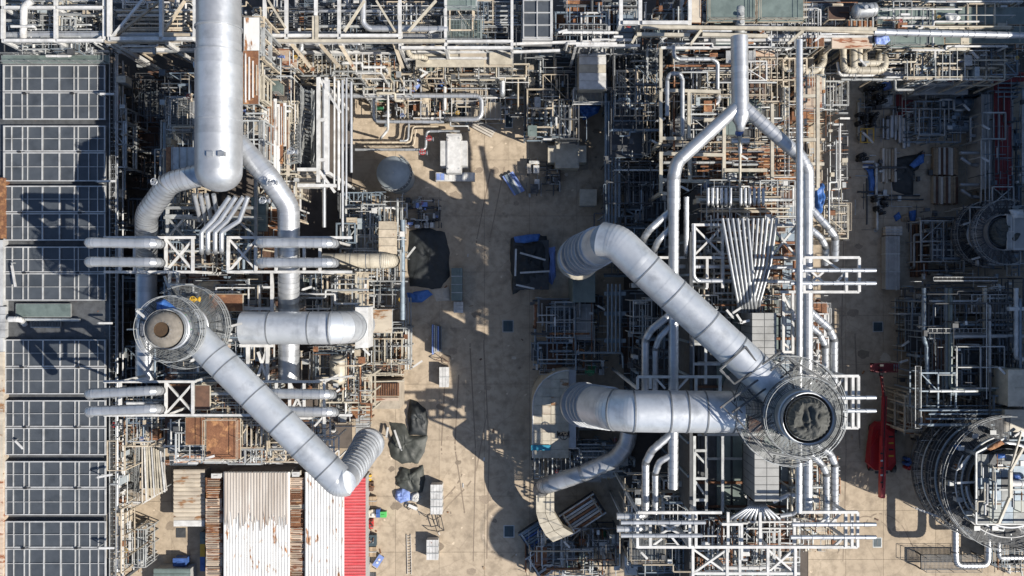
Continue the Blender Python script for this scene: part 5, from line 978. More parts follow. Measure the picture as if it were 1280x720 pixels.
# horizontal duct and bellows to the D-shaped tank
pipe('exhaust_duct','large level silver duct running left from the tarpaulined stack',[(925,515,25.2),(790,514,25),(766,512,24),(742,507,21)],1.95,'duct',None,40,1.6,2.4,bands=(.08,.33,.5,.66,.99,1.9),cat='duct')
t = thing('bellows','ribbed bellows ending over the D-shaped tank','bellows',P(735,490,8)); g0, g1 = P(765,511,23.6), P(729,506,12); d = (g1-g0).normalized()
build(G().tube([g0,g1],1.9,32,0,r1=2.1),'liner','duct',t)
for k in range(7): p = g0.lerp(g1,.1+k*.12); build(G().tube([p-d*.15,p+d*.15],2.12+.04*k,32,0),'rib','silver_dull' if k%2 else 'silver',t)
build(G().tube([g1-d*.2,g1+d*.5],2.5,32,0),'base_flange','silver_dull',t)
# D-shaped tank
ZT = 7.5; t = thing('tank','pale D-shaped tank with square rust-blotched roof plates','tank',P(690,510,0)); pts = [P(711,463,ZT)]; 
for k in range(13): a = math.pi/2+math.pi/2*k/12; q = P(711,508,ZT); pts.append(Vector((q.x+math.cos(a)*M(45,ZT), q.y+math.sin(a)*M(45,ZT), ZT)))
pts += [P(666,572,ZT),P(711,572,ZT)]; n = len(pts); vs = [Vector((p.x,p.y,0)) for p in pts]+[Vector((p.x,p.y,ZT-.05)) for p in pts]
build(G().add(vs,[(i,(i+1)%n,n+(i+1)%n,n+i) for i in range(n)]+[tuple(range(n,2*n))[::-1]]),'shell','cream',t)
for i in range(4):
    for j in range(10):
        x0,y0 = 666.5+i*11.1, 463+j*11; cx,cy = x0+5.5,y0+5.5
        if y0 < 505 and (cx-711)**2+(cy-508)**2 > 41.5**2: continue
        bx(t,'roof_plate',x0+.3,y0+.3,x0+10.8,y0+10.7,ZT-.04,ZT+R.uniform(.0,.03),'rooftan' if R.random()<.25 else 'cream')
g = G(); g.tube([p+Vector((0,0,.02)) for p in pts[:-1]],.09,6,0); build(g,'rim','white',t); bx(t,'edge_beam',711,462,720,560,4,ZT-.2,'silver_dull')
bx(tag(thing('teal_cover','teal blue sheet strip below the D-shaped tank','cover',P(678,560,1))),'sheet',664,556.5,688,563,ZT+.05,ZT+.2,'teal')
clutter(81, 665, 545, 790, 600, .5, 6, 'below the D-shaped tank', 'blue-grey,grey,white,silver', pipe=22, frame=5, deck=6, valve=8, cab=8, pump=3, lamp=2, deckm='darksteel,wallgrey,grating'); valve('black flanged mixer on the edge of the D-shaped tank',704,543,8.5,1.3,'black','black'); valve('green-lidded funnel at the top of the D-shaped tank',737,465,6,1.,'green','green')
pipe('duct','curved silver duct swinging down to the white flat duct',[(786,541,11),(783,556,11),(770,573,11),(728,592,10.5),(686,606,9.5),(680,607,9.2),(676,612,5)],M(10.5,10.5),'silver',None,24,2.4,.9,cat='duct')
t = thing('flat_duct','white flat panelled duct curving down to the right of the road','duct',P(690,640,2)); A = [(670,610,693,610),(670,622,693,622),(670,641,693,641),(674,655,697,648),(681,668,704,659),(691,678,717,667)]
for k in range(5):
    for h in (0,.5):
        x0,y0,x1,y1 = A[k]; u0,v0,u1,v1 = A[k+1]; L = lambda a,b,t_: a+(b-a)*t_; e=.012
        q = [P(L(x0,x1,h+e),L(y0,y1,h+e)+.25,6),P(L(x0,x1,h+.5-e),L(y0,y1,h+.5-e)+.25,6),P(L(u0,u1,h+.5-e),L(v0,v1,h+.5-e)-.25,6),P(L(u0,u1,h+e),L(v0,v1,h+e)-.25,6)]
        vs = q+[p-Vector((0,0,1.6)) for p in q]; build(G().add(vs,[(0,3,2,1),(0,1,5,4),(1,2,6,5),(2,3,7,6),(3,0,4,7),(4,5,6,7)]),'panel','cream',t)
for k,(a,l) in enumerate(((-.62,'dark blue pump skid'),(-.62,'rusty heat exchanger skid'),(-.62,'grey bundle frame'))):
    c = [P(672,668,1.2),P(682,700,1.5),P(728,642,2.5)][k]; t = thing('skid',f'{l} set askew beside the white flat duct','skid',(c.x,c.y,.05)); q = Vector((math.cos(a+1.2),math.sin(a+1.2),0)); s = Vector((-q.y,q.x,0)); w,h = ((1.6,2.0),(1.9,2.0),(1.7,2.5))[k]
    build(G().bar(c-q*h+Vector((0,0,-.6)),c+q*h+Vector((0,0,-.6)),w*1.7,.3),'base','darksteel',t)
    for j in range(7): o = s*((j-3)*w*.22); build(G().bar(c-q*h*.9+o,c+q*h*.9+o,w*.16,.5),'tube_bar',(['bluesteel','blue','bluesteel'],['rust','steel','brown'],['rust','plank','steel'])[k][j%3],t)
    for j in (-1,1): build(G().bar(c+q*h*.8*j-s*w*.8+Vector((0,0,.35)),c+q*h*.8*j+s*w*.8+Vector((0,0,.35)),.18,.2),'end_frame',['steel','steel','beige'][k],t); build(G().bar(c-q*h+s*w*.8*j+Vector((0,0,.3)),c+q*h+s*w*.8*j+Vector((0,0,.3)),.16,.2),'side_frame',['bluesteel','silver_dull','white'][k],t)
clutter(82, 655, 660, 775, 720, .3, 4, 'among the skids beside the white flat duct', 'grey,rusty,beige,dark,white', pipe=26, frame=5, deck=4, valve=9, cab=9, pump=4, lamp=3, deckm='grating,darksteel,rust'); ac_unit('small white gridded box on the concrete near the skids',740,675,766,688,3,2,1.8,'white'); cabinet('white panelled stand below the lower frame',781,695,797,719,.05,3,'white'); cabinet('pale housing block below the white lower frame',806,690,832,713,2,6,'cream')
# white frames
fl = [(1005,322,1074,322),(1074,322,1074,365),(976,365,1074,365),(1005,322,1005,365),(1058,338,1058,365)]+[(1030,323,1050,337),(1015,340,1030,353),(1030,340,1015,353),(1045,355,1058,340)]
truss('white steel frame under the upper jutting pipes',21.4,fl,'white',.26,zl=[(1005,322,0),(1074,365,0),(1058,365,0)]); fl = [(y0,470 if b == 0 else b,c_,d_) for (y0,b,c_,d_) in ((1000,470,1073,470),(1073,470,1073,535),(1010,535,1073,535),(1057,470,1057,535),(1066,470,1066,535))]+[(1043,488,1055,474)]
truss('white steel frame under the middle jutting pipes',21.4,fl,'white',.26,zl=[(1057,470,0),(1073,535,0)]); fl = [(998,640,1072,640),(1072,640,1072,684),(985,684,1072,684),(1057,640,1057,684),(1065,640,1065,684)]+[(1040,655,1052,642),(1022,658,1036,645),(1044,683,1056,672)]
truss('white steel frame under the lower jutting pipes',21.4,fl,'white',.26,zl=[(1057,640,0),(1072,684,0)]); fl = [(797,640.5,902,640.5),(797,640,797,685),(797,684,1000,684),(862,640,862,684),(870,640,870,684),(813,655,813,684)]+xb(826,655,850,668)+[(815,684,828,674),(850,640,862,650),(850,684,840,672)]
truss('white steel frame over the lower left branch pipes',21.6,fl,'white',.26,zl=[(797,685,0),(797,640,0),(862,684,0),(870,640,0)]); fl = [(797,471,902,471),(797,471,797,486),(813,471,813,486),(900,471,900,500),(870,471,870,500)]+[(820,473,832,486),(860,473,848,486)]
truss('pale steel frame above the level silver duct',20.2,fl,'white',.26,zl=[(797,486,0),(870,500,0)]); fl = [(820,322,905,322),(862,322,862,360),(884,322,884,360),(903,322,903,360),(962,322,985,322)]+[(865,281,905,281),(868,281,868,318),(903,281,903,320),(960,281,996,281),(996,281,996,322),(965,281,965,322)]+xb(869,284,903,318)+xb(966,284,995,319)+[(940,340,960,322)]
truss('white braced frames either side of the zigzag fan tubes',18.2,fl,'white',.26,zl=[(862,360,0),(903,281,0),(996,322,0),(884,360,0)]); fl = [(866,684,866,722),(909,684,909,722),(960,684,960,722),(994,684,994,722),(910,640,910,690),(925,655,925,722),(950,640,950,684),(993,648,993,684),(866,717,1000,717),(902,655,928,655),(927,655,927,700)]+xb(868,688,908,716)+xb(961,688,993,716)
truss('white braced frame under the lower fan tubes',20.5,fl,'white',.26,zl=[(866,684,0),(909,722,0),(960,684,0),(994,722,0)]); fl = [(979,365,979,440),(991,365,991,450),(979,390,991,390),(979,405,991,405),(979,440,991,440)]+[(979,428,990,438),(980,370,990,390)]
truss('narrow white ladder truss beside the upper grey duct box',17.5,fl,'white',.26,zl=[(979,440,0),(991,365,0)]); fl = [(866,405,866,470),(882,430,882,480),(855,430,900,430),(855,455,900,455),(868,545,868,640),(883,545,883,640),(868,563,883,563),(868,598,883,598),(868,625,883,625),(903,545,903,640)]+[(868,565,882,580),(868,600,882,620)]
truss('blue-grey ladder trusses left of the boiler casing',16,fl,'steel',.28,zl=[(866,405,0),(868,640,0),(883,545,0)])
fl = [(826,113,900,115),(826,113,826,178),(826,173,855,173),(861,115,861,173),(826,60,826,110),(1000,120,1022,120),(1022,95,1022,235),(1000,175,1022,175),(1000,205,1030,205),(965,130,965,230)]
truss('cream frame round the hairpin pipe left of the Y-shaped header',12.5,fl,'cream',.34,zl=[(826,113,0),(900,115,0),(826,178,0),(1022,235,0)]); fl = [(826,190,826,242),(826,192,905,194),(826,225,900,228),(862,194,862,228),(826,242,842,242),(905,190,905,228),(905,213,960,213),(905,135,905,190),(880,150,905,150)]
truss('second cream frame below the hairpin pipe frame',12.2,fl,'cream',.36,zl=[(826,242,0),(905,228,0)])
pipe('pipe','pale hairpin pipe in the cream frame left of the Y-shaped header',[(834,145,12.6),(834,100,12.8),(837,92,12.8),(850,92,12.8),(853,100,12.8),(853,172,12.6),(853,173,9)],M(2.8,12.6),'silver_dull',None,14,.7,.8); pipe('pipe','pale pipe bending down at the right of the hairpin pipe',[(842,56,12.5),(842,70,12.5),(848,74,12.5),(890,74,12.5),(897,78,12.5),(897,112,12.2)],M(2.6,15),'silver_dull',None,12,.6,.8); pipe('pipe','silver U pipe below the pale hairpin pipe',[(864,132,11),(890,132,11),(898,128,11),(898,112,11)],M(3,13),'silver_dull',None,12,.7,.8)
pipe('pipe','slim cream riser pipe below the header cone',[(925,170,18),(925,240,16)],.14,'cream',None,8)
t = thing('swirl_valve','blue-capped silver valve cluster under the header cone','valve',P(925,165,17)); build(G().lathe(P(925,165,18.2),[(.02,.3),(.3,.28),(.35,0),(.35,-.6)],16),'cap','blue',t); build(G().tube([P(914,176,17.5),P(936,176,17.5)],.3,12,0),'body','silver',t); build(G().tube([P(925,165,17.7),P(925,192,17.5)],.22,10,0),'spool','silver_dull',t)
clutter(91, 828, 60, 1030, 236, 5.5, 12, 'around the Y-shaped header', 'beige,grey,cream,white,rusty,grey', pipe=58, bundle=7, frame=13, deck=30, valve=24, cab=18, tray=9, lamp=8, duct=6, ves=4, deckm='grating,rust,darksteel,greenglass,darksteel,rustsheet,brown')
clutter(92, 866, 225, 1000, 300, 12.6, 15.5, 'above the zigzag fan tubes', 'beige,cream,grey,rusty,white', pipe=22, bundle=3, frame=5, deck=9, valve=6, cab=5, hz=.8, deckm='plinth,rust,grating,brown')
clutter(93, 860, 300, 1000, 400, 12.6, 17, 'under the zigzag fan tubes', 'grey,rusty,beige,white', pipe=26, bundle=2, frame=6, deck=7, valve=8, cab=6, tray=2, deckm='darksteel,rust,grating,brown')
clutter(94, 870, 640, 1000, 720, 11, 18, 'under the lower fan tubes', 'white,grey,rusty,rusty,white', pipe=34, bundle=3, frame=7, deck=10, valve=8, cab=7, tray=2, deckm='rust,rustsheet,grating,brown', lamp=2)
clutter(95, 780, 590, 872, 720, 6, 16, 'below the lower left branch pipes', 'grey,white,blue-grey,beige', pipe=22, frame=6, deck=6, valve=6, cab=5, deckm='grating,plinth,darksteel', lamp=2)
clutter(96, 848, 535, 945, 650, 5, 12, 'below the level silver duct', 'blue-grey,grey,dark,white', pipe=22, frame=6, deck=7, valve=7, cab=7, pump=2, lamp=4, deckm='darksteel,grating,bluesteel,wallgrey')
clutter(97, 785, 345, 870, 500, 4, 14, 'left of the diagonal duct end', 'blue-grey,grey,dark', pipe=26, bundle=3, frame=7, deck=6, valve=6, cab=5, deckm='brown,grating,darksteel')
clutter(98, 1000, 365, 1035, 480, 9, 15, 'right of the narrow white ladder truss', 'white,rusty,grey', pipe=10, frame=2, deck=3, valve=3, cab=3, deckm='rust,grating')
clutter(99, 985, 570, 1050, 690, 8, 17, 'under the bottom right branch pipes', 'white,grey,rusty,cream', pipe=20, frame=5, deck=6, valve=6, cab=5, deckm='plinth,rust,grating,cream' if False else 'plinth,rust,grating')
pipe('pipe','silver looped pipe beside the lower fan tubes',[(966,627,18),(986,618,18.2),(1006,620,18.2),(1008,627,18.2),(992,642,18),(975,645,18)],M(2.8,18),'silver',None,12,.8,.8)
# lattice gallery from the ducts to the tarpaulined stack
t = thing('gallery','dark lattice gallery round the duct joint at the tarpaulined stack','gallery',P(955,500,25)); 
for a,b in (((900,510),(985,447)),((915,516),(1000,455)),((918,520),(965,572)),((900,462),(932,433)),((932,433),(945,452)),((900,462),(918,480)),((918,480),(975,440)),((940,540),(985,500)),((960,565),(1010,575)),((985,447),(1040,480))): beam(t,'rail',P(*a,29.2),P(*b,29.2),.14,.14,'darksteel'); beam(t,'toe_rail',P(*a,28.2),P(*b,28.2),.2,.1,'steel')
for k in range(9): u = k/8; beam(t,'bar',P(903+82*u,508-60*u,28.3),P(918+80*u,524-62*u,28.3),.1,.1,'darksteel')
build(grate(G(),P(935,468,28),P(968,500,28),28,.22),'grating','grating',t)

# ================================================================ MIDDLE YARD IN THE SHADE
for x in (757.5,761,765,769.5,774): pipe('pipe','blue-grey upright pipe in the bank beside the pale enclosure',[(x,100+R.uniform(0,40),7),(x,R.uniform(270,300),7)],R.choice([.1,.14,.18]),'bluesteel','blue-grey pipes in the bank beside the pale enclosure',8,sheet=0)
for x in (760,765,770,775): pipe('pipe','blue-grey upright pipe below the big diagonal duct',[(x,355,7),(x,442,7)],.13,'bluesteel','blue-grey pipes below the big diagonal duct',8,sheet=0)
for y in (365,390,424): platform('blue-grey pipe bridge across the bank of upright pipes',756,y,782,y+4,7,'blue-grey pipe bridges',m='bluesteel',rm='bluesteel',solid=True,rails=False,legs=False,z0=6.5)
for k in range(2): pipe('pipe','grey stepped pipe feeding the bank of upright pipes',[(773,252+k*28,5),(773+k*8,262,5),(800,262+k*10,5),(800,300,5)],.14,'bluesteel','grey stepped pipes beside the bank',8,.3)
stair('treaded stair at the top of the middle yard',814,150,814,60,5,10,12); stair('second treaded stair beside the dim bank of pipes',790,196,790,118,3,8,14,'grating','bluesteel')
t = thing('pallet_rack','black tarpaulin-covered skip with white poles in the middle yard','skip',P(666,330,.05)); a, b = P(640,295,1.4), P(688,366,1.4); bx(t,'body',642,300,686,362,.05,1.1,'darksteel')
build(G().blob([(p.x,p.y) for p in (P(638,297,1.4),P(660,292,1.4),P(684,294,1.4),P(688,330,1.4),P(684,350,1.4),P(664,358,1.4),P(641,368,1.4),P(638,330,1.4))],.6,1.7,random.Random(9),.3),'tarpaulin','tarp_black',t)
for p,q in (((645,311),(644,345)),((650,316),(682,325)),((650,341),(687,339)),((645,356),(668,361))): build(G().bar(P(*p,2.1),P(*q,2.1),.22,.1),'pole','white',t)
tarp('blue sheet on the corner of the covered skip',[(642,296),(657,293),(676,292),(673,301),(655,304),(644,303)],1.7,2.3,'tarp_blue',61); tarp('pale blue and pink sheet beside the covered skip',[(684,310),(694,308),(695,345),(690,356),(684,350)],.05,.7,'paleblue',62)
t = thing('plank_stack','stack of blue-grey planks lying askew on the shaded road','plank stack',P(641,228,.05)); 
for k in range(6): o = Vector((.22*k,.17*k*.6,0)); build(G().bar(P(629,220,.4)+o+Vector((0,0,.1*(k%2))),P(644,244,.4)+o+Vector((0,0,.1*(k%2))),.24,.14),'plank',R.choice(['bluesteel','paleblue','steel']),t)
clutter(101, 656, 195, 700, 245, .2, 1.4, 'beside the askew plank stack', 'grey,beige,dark', cab=9, pipe=4, valve=4, cabm='plank,wood,darksteel,white'); clutter(102, 655, 60, 725, 175, 1, 6, 'beside the white flat-topped box', 'blue-grey,dark,grey,beige', pipe=24, frame=6, deck=4, valve=8, cab=9, pump=3, lamp=3, deckm='darksteel,grating,bluesteel'); clutter(103, 755, 60, 830, 200, 2, 9, 'beside the treaded stairs', 'dark,blue-grey,beige,grey', pipe=32, bundle=2, frame=8, deck=6, valve=7, cab=8, deckm='darksteel,grating,brown', lamp=3)
clutter(104, 752, 200, 838, 345, 1, 8, 'left of the left fork pipe', 'blue-grey,grey,dark', pipe=34, bundle=4, frame=6, deck=3, valve=9, cab=6, pump=2, deckm='darksteel,grating'); clutter(105, 664, 368, 760, 466, .5, 5, 'above the D-shaped tank', 'blue-grey,grey,dark,rusty,white', pipe=24, frame=7, deck=7, valve=8, cab=9, pump=3, lamp=4, tray=2, deckm='wallgrey,grating,brown,darksteel,concrete_base')
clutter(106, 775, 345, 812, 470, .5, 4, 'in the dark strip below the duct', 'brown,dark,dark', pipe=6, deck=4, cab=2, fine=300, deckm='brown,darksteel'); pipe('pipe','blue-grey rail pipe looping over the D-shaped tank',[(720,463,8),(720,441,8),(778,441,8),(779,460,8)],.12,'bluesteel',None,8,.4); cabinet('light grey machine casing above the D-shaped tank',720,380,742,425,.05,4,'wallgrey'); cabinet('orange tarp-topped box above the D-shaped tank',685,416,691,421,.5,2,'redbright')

# ================================================================ RIGHT-HAND YARD
# red telescopic lift
t = thing('boom_lift','red telescopic boom lift with its long boom raised over the road','boom lift',P(1102,570,.05)); z = 2
def hull(pts,z0,z1): W = [P(x,y,z1) for x,y in pts]; n = len(W); return G().add([Vector((p.x,p.y,z0)) for p in W]+W,[(i,(i+1)%n,n+(i+1)%n,n+i) for i in range(n)]+[tuple(range(n,2*n)),tuple(range(n))[::-1]])
build(hull([(1092,534),(1098,528),(1112,528),(1118,536),(1120,580),(1114,588),(1094,588),(1086,580),(1088,560)],.9,2.0),'chassis','red',t)
build(hull([(1108,536),(1117,540),(1119,578),(1110,584)],2.0,2.4),'engine_cover','redbright',t); build(hull([(1089,560),(1099,538),(1099,585),(1088,580)],2.0,2.3),'counterweight','red',t)
for k in range(4): bx(t,'vent_slot',1111,545+k*8,1117,547+k*8,2.403,2.44,'yellow' if k%2 else 'black')
for x,y in ((1090,536),(1117,536),(1088,583),(1116,585)): c = P(x,y,.6); w_ = build(G().tube([c-Vector((.22,0,0)),c+Vector((.22,0,0))],.55,16,0),'wheel','black',t); build(G().cyl(c-Vector((.24,0,0)),c+Vector((.24,0,0)),.25,n=10),'rim','red',w_)
for a,b,w in ((P(1102,622,3.2),P(1104,545,3.6),.6),(P(1103.5,562,3.55),P(1105.5,495,4.3),.46),(P(1105.5,500,4.2),P(1101.5,470,4.6),.26)): build(G().bar(a,b,w,w),'boom_section','redbright' if w > .5 else 'red',t)
build(G().tube([P(1103.5,610,3.6),P(1105,550,3.95),P(1107,500,4.6),P(1102.5,472,4.9)],.05,6,.6),'hose','black',t); bx(t,'control_panel',1100,455,1105,458,4.4,4.9,'black'); bx(t,'step_plate',1094,589,1110,592,.6,.7,'darksteel')
for k in range(5): bx(t,'warning_stripe',1101-.2,566+k*9,1103.6,568+k*9,3.86+.0*k,3.93,'white' if k%2 else 'black')
build(G().bar(P(1101,470,4.5),P(1101,462,4.2),.3),'jib','black',t); bx(t,'basket_floor',1088,454,1117,464,3.9,4,'roofred_dark'); build(rail(G(),[P(1088,454,4),P(1117,454,4),P(1117,464,4),P(1088,464,4)],1.0,.05,.8,True),'handrail','roofred_dark',t)
# U pipes at lower right
for x0,x1,yb,r,l in ((1194,1235,706.5,.37,'large silver U-shaped pipe hanging over the sunlit concrete'),(1248,1300,697,.28,'smaller silver U-shaped pipe at the lower right edge')): pipe('pipe',l,[(x0,640,5),(x0,690,5),(x0+1,yb,5),(x1-1,yb,5),(x1,690,5),(x1,650,5)] if x1 < 1290 else [(x0,660,5),(x0,690,5),(x0+1,yb,5),(x1,yb,5)],r,'silver',None,18,1.7,.45)
# deck with equipment on top of the wide stack's tower
t = thing('tower_deck','grey square tower deck with white edge rails and loose plant at the lower right','platform',P(1255,612,0)); ZQ = 14.6
for i in range(5):
    for j in range(6): bx(t,'deck_plate',1222+i*15,568+j*14.6,1236.4+i*15,582+j*14.6,ZQ-.1,ZQ+R.uniform(0,.02),R.choice(['greenglass','grating','bluesteel','grating','darksteel']))
for a,b in (((1220,566),(1220,655)),((1220,655),(1300,655)),((1220,566),(1257,547)),((1230,612),(1300,612))): beam(t,'edge_beam',P(*a,ZQ+.6),P(*b,ZQ+.6),.17,.2,'steel')
for a in ((1222,568),(1222,653),(1290,568),(1290,653)): p = P(*a,ZQ-.2); beam(t,'leg',Vector((p.x,p.y,8)),p,.3,.3,'steel')
for a,b,w in (((1280,560),(1263,590),.3),((1263,590),(1263,622),.3),((1263,622),(1249,655),.3),((1278,540),(1263,590),.2)): truss('cream bent boom lying across the tower deck',ZQ+1.6,[(*a,*b)],'cream',w,'cream boom parts on the tower deck')
pipe('pipe','white pipe leading off the tower deck',[(1263,604,ZQ+1.2),(1300,604,ZQ+1.2)],.35,'white',None,14); tarp('bright blue sheet on the tower deck rail',[(1246,568),(1258,568),(1260,573),(1248,574)],ZQ+.7,ZQ+1.2,'tarp_blue',71); tarp('blue bag bundle in the middle of the tower deck',[(1264,594),(1275,593),(1279,599),(1270,601)],ZQ+.7,ZQ+1.3,'blue',72); tarp('white sheet at the bottom of the tower deck',[(1266,655),(1290,650),(1295,668),(1272,671)],12,12.6,'white',73); tarp('rusty sheet bundle at the top edge of the tower deck',[(1232,561),(1252,550),(1258,555),(1240,564)],ZQ+.6,ZQ+1.1,'rust',74); lamp('white strip light across the corner of the wide stack decks',1160,641,8.5,-.35,3.0)
clutter(111, 1222, 568, 1280, 655, ZQ+.1, ZQ+1.2, 'on the square tower deck', 'white,grey,cream', cab=18, valve=9, pipe=7, cs=(2,8), cabm='white,darksteel,cream,darksteel,rust,bluesteel', fine=30); clutter(112, 1237, 664, 1280, 720, .4, 3, 'below the square tower deck', 'grey,white,rusty,dark', pipe=9, frame=1, deck=4, valve=4, cab=4, fine=150, deckm='wallgrey,grating,plinth')
platform('dark railed grating below the large U-shaped pipe',1152,694,1222,712,1.4,m='darksteel',rm='darksteel'); drums('small blue gas cylinder beside the dim curved decks',[(1130,572),(1133,576),(1129,578)],'blue',.22,1.3,.05,'blue gas cylinders beside the dim curved decks'); drums('small red gas cylinder beside the dim curved decks',[(1130,583),(1133,582)],'red',.22,1.3,.05,'red gas cylinders beside the dim curved decks')
# dim plant right of the road, its shade partly put into dark colours
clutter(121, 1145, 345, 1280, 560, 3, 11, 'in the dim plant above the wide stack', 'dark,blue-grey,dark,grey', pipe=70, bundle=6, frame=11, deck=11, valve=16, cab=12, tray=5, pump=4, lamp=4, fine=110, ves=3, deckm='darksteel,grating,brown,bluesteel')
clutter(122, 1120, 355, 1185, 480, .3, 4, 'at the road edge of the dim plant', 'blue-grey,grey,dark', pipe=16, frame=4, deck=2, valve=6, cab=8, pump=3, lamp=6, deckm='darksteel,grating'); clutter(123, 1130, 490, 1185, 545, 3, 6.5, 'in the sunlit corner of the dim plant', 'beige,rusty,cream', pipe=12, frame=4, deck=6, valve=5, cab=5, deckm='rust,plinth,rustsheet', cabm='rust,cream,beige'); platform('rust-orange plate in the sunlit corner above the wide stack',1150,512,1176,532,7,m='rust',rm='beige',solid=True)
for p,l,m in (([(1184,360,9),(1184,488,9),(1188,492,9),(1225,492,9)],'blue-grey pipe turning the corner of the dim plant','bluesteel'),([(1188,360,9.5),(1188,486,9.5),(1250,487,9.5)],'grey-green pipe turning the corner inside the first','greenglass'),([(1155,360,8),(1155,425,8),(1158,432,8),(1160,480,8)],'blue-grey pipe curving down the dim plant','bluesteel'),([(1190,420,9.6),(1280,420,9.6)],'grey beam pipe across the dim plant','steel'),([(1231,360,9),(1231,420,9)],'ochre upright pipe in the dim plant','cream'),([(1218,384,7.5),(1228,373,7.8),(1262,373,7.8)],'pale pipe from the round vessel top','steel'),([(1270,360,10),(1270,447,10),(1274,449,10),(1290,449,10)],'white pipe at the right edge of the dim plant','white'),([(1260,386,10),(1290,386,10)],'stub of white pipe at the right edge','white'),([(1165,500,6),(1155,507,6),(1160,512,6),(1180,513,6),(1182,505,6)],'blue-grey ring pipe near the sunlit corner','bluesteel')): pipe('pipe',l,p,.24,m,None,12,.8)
c = P(1209,382,0); t = thing('vessel','upright vessel with a pale domed top in the dim plant','vessel',c); build(G().lathe(c,[(1.3,0),(1.3,6.5),(1.1,7),(.6,7.3),(.02,7.4)],20),'shell','wallgrey',t); build(G().cyl(c+Vector((0,0,7.3)),c+Vector((0,0,7.8)),.2,n=10),'nozzle','steel',t); build(G().lathe(c,[(1.36,5),(1.36,5.2)],20),'band','steel',t)
cabinet('cream cabinet roof at the right edge of the dim plant',1260,462,1290,508,8,12,'cream'); cabinet('second cream cabinet roof at the right edge',1256,512,1290,540,8,11.5,'cream')
# shaded yard with pipe stock
for k in range(7): x = 1104+k*5.2; c = P(x,162,.3); t = thing('steel_tube','long silver tube lying in the stock row of the shaded yard','tube',(c.x,c.y,.05),'silver tubes stocked in the shaded yard'); build(G().tube([P(x,145+R.uniform(-3,4),.4),P(x,R.uniform(172,186),.4)],R.choice([.14,.2,.24]),10,0),'tube',R.choice(['silver_dull','steel','silver']),t)
for k in range(5): x = 1103+k*3.8; t = thing('board','dim wooden board stacked upright in the shaded yard','board',P(x,200,.05),'dim boards stacked in the shaded yard'); bx(t,'plank',x,186+R.uniform(-2,2),x+2.8,226+R.uniform(-3,3),.05,.5,R.choice(['wood','plinth','plank']))
for k in range(5):
    for j in range(2): t = thing('plank_stack','weathered plank pile on bearers in the shaded yard','plank stack',P(1170+k*6,210,.05),'weathered plank piles in the shaded yard'); x = 1167+k*6.2; bx(t,'plank',x,184+j*36,x+2.8,218+j*36,.2,.8,R.choice(['wood','plank','plinth'])); bx(t,'plank',x+3,185+j*36,x+5.8,219+j*36,.2,.85,R.choice(['wood','plank','brown'])); bx(t,'bearer',x,195+j*36,x+5.8,197+j*36,.05,.2,'wood')
tarp('black tarpaulin over a stack in the shaded yard',[(1115,198),(1148,192),(1156,187),(1150,210),(1143,214),(1143,246),(1118,238),(1114,215)],.05,.8,'tarp_black',81); tarp('blue sheet fold beside the black tarpaulin of the shaded yard',[(1138,206),(1150,194),(1156,192),(1156,203),(1144,210)],.9,1.5,'tarp_blue',82); tarp('long blue sheet strip at the road edge of the shaded yard',[(1079,205),(1093,205),(1095,235),(1094,244),(1087,242),(1086,215)],.05,.5,'tarp_blue',83)
for y in (202,208.5): bx(tag(thing('board','short white board across the long blue sheet strip','board',P(1086,y,.5),'white boards across the long blue sheet')),'plank',1078,y-1.2,1093,y+1.2,.55,.65,'white')
clutter(136, 1072, 100, 1120, 180, .1, 1, 'among the stock of the shaded yard', 'grey,dark,blue-grey', cab=20, pipe=8, valve=3, cs=(2,8), cabm='paleblue,white,tarp_blue,darksteel,wood', fine=90); clutter(137, 1060, 190, 1165, 290, .1, .8, 'round the black tarpaulin stack', 'grey,dark', cab=16, pipe=6, cs=(2,7), cabm='white,tarp_blue,wood,darksteel,plank', fine=260)
rr = random.Random(5); drums('small black-capped cylinder clustered in the shaded yard',[(rr.uniform(1081,1102),rr.uniform(107,132)) for _ in range(20)]+[(rr.uniform(1070,1092),rr.uniform(144,160)) for _ in range(14)],'black',.24,1.3,.05,'black-capped cylinders of the shaded yard'); drums('small black-capped cylinder beside the long blue sheet',[(1088+rr.uniform(-1,16),247+k*2.2) for k in range(10)]+[(1071+rr.uniform(0,10),193+rr.uniform(0,8)) for _ in range(8)],'black',.22,1.2,.05,'black-capped cylinders beside the long blue sheet')
for o,l,m in (([(1103,103),(1114,100),(1116,110),(1106,113)],'pale blue sheet among the black-capped cylinders','paleblue'),([(1104,120),(1115,118),(1118,130),(1108,134)],'lilac sheet among the black-capped cylinders','white'),([(1092,250),(1101,246),(1103,262),(1095,262)],'white sheet below the long blue strip','white'),([(1034,108),(1053,104),(1055,111),(1047,116),(1034,117)],'blue and white sheet at the corner under the rack','tarp_blue'),([(1017,231),(1032,228),(1033,250),(1030,267),(1019,265)],'blue sheet hanging beside the right-hand upright pipes','tarp_blue'),([(1118,270),(1125,264),(1127,272),(1121,277)],'small blue sheet on the shaded concrete','tarp_blue'),([(1137,264),(1146,262),(1145,277),(1139,276)],'blue sheet beside the brown patch in the shade','tarp_blue'),([(1126,270),(1136,266),(1138,277),(1128,277)],'tan sheet between two blue sheets in the shade','wood')): tarp(l,o,.05 if o[0][0] != 1017 else 8,.6 if o[0][0] != 1017 else 10,m,len(l))
t = thing('cage','yellow wire cage crate at the edge of the shaded yard','cage',P(1084,170,.05)); 
for a,b in (((1076,161),(1092,161)),((1076,178),(1092,178)),((1076,161),(1076,178)),((1092,161),(1092,178)),((1084,161),(1084,178))): beam(t,'bar',P(*a,1.2),P(*b,1.2),.1,.1,'yellow')
for a in ((1076,161),(1092,161),(1076,178),(1092,178)): beam(t,'post',P(*a,.05),P(*a,1.2),.09,.09,'yellow')
lamp('white pole leaning across the yellow cage',1085,172,1.6,-.8,1.8,None,.05)
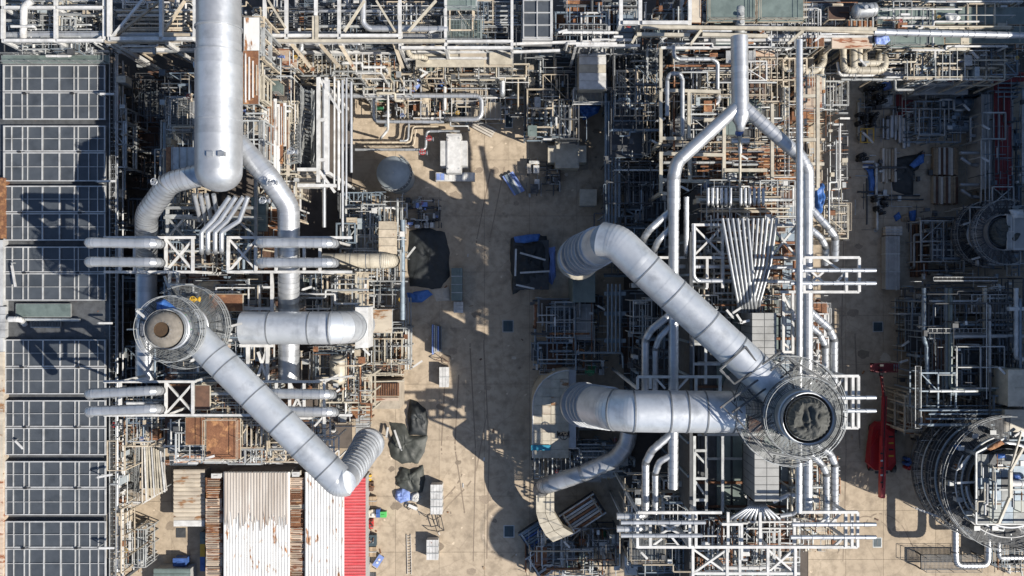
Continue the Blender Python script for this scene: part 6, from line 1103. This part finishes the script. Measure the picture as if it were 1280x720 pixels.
ribroof('dark red corrugated roof in the shaded yard',1243,98,1265,238,4,'roofred_dark','y',.5,.06,cut=3); ribroof('dark red corrugated roof strip along the yard top',1150,90,1280,102,4.5,'roofred_dark','x',.5,.05,cut=2); ribroof('grey strip roof beside the dark red roof',1227,118,1242,236,3.6,'wallgrey','y',.6,.04,cut=2); ribroof('dim grey shed roof above the tube stock',1142,100,1210,118,3.4,'wallgrey','x',.6,.05,cut=2)
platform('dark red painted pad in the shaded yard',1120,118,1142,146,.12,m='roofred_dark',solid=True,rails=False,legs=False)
for y,x0 in ((129,1172),(158,1172)):
    vessel('dim round-ended vessel in a railed skid of the shaded yard',(x0,y),(x0+44,y),1.2,.6,'bluesteel','dim railed vessels of the shaded yard'); platform('railed dim skid frame round a vessel in the shaded yard',x0-2,y-8,x0+48,y+8,.4,'railed skid frames of the shaded yard',m='darksteel',rm='bluesteel')
for y in (191,231): pipe('pipe','silver hooked pipe in the shaded yard',[(1200,y,3),(1236,y,3)],.2,'silver_dull','silver hooked pipes, straight arms',10); pipe('pipe','silver bent arm pipe in the shaded yard',[(1201,y+6,2.6),(1214,y+15,2.6),(1224,y+15.5,2.6)],.2,'silver_dull','silver bent arm pipes',10,.6)
crate('long grey lidded box on the shaded road edge',1107,295,1125,362,1.4,'wallgrey',2); crate('small plank-topped box above the long grey box',1107,283,1128,294,1.0,'plank',2); t = thing('scrap_stack','rust-red stack of pipe fittings beside the long grey box','stack',P(1150,310,.05))
for k in range(9): bx(t,'rusty_bar',1141+k*2.2,280+R.uniform(-2,2),1142.7+k*2.2,344+R.uniform(-3,3),.05,.6+R.uniform(0,.3),R.choice(['rust','brown','brown']))
clutter(131, 1150, 262, 1215, 345, .3, 4, 'left of the dim round vessel', 'blue-grey,grey,dark', pipe=16, frame=3, deck=2, valve=4, cab=4, lamp=4, deckm='darksteel,grating'); clutter(132, 1120, 100, 1225, 180, .3, 3, 'around the railed skids', 'grey,blue-grey', pipe=14, frame=3, valve=4, cab=4, lamp=4); clutter(133, 1225, 90, 1280, 330, 1, 5, 'beside the dark red roof', 'blue-grey,grey,dark', pipe=30, bundle=3, frame=6, deck=6, valve=6, cab=8, tray=3, lamp=3, deckm='darksteel,bluesteel,grating'); clutter(134, 1195, 255, 1280, 345, 1, 6, 'round the dim round vessel', 'blue-grey,grey', pipe=8, frame=2, lamp=4, valve=4)
clutter(135, 1030, 60, 1060, 300, 1, 8, 'right of the header unit', 'cream,grey,beige,white', pipe=8, frame=3, deck=2, valve=3, cab=2, deckm='grating,plinth')
tarp('white and green sheet on the dim stack deck',[(1263,262),(1280,262),(1282,272),(1268,273)],9.6,10.1,'white',91); platform('white railed box deck on the dim stack',1260,268,1285,312,9.5,m='wallgrey',rm='white',solid=True,z0=7)

for k_, (m_, g_) in enumerate(FINE.items()):
    o_ = build(g_, 'small_bore_pipework', m_, None, (0,0,0)); o_['kind'] = 'stuff'
# ---------------------------------------------------------------- wording: like things told apart by their order in the photo
NTH = 'first second third fourth fifth sixth seventh eighth ninth tenth eleventh twelfth thirteenth fourteenth fifteenth sixteenth seventeenth eighteenth nineteenth twentieth'.split()
NTH += ['twenty-'+q for q in NTH[:9]]+['thirtieth']+['thirty-'+q for q in NTH[:9]]+['fortieth']
by = {}
for o in SC.objects:
    if o.parent is None and o.get('label') and not o.get('kind'): by.setdefault(o['label'], []).append(o)
for lab, L in by.items():
    if len(L) < 2 or len(L) > 40: continue
    def at(o): s = 1/(1-min(60, o.location.z)/HC); return (o.location.x*s, -o.location.y*s)
    xy = [at(o) for o in L]; sx, sy = (max(v)-min(v) for v in zip(*xy)); k = 0 if sx >= sy else 1
    for i, (_, o) in enumerate(sorted(zip(xy, L), key=lambda q: q[0][k])):
        o['label'] = f"{lab}, {NTH[i]} from the {('left','top')[k]}"
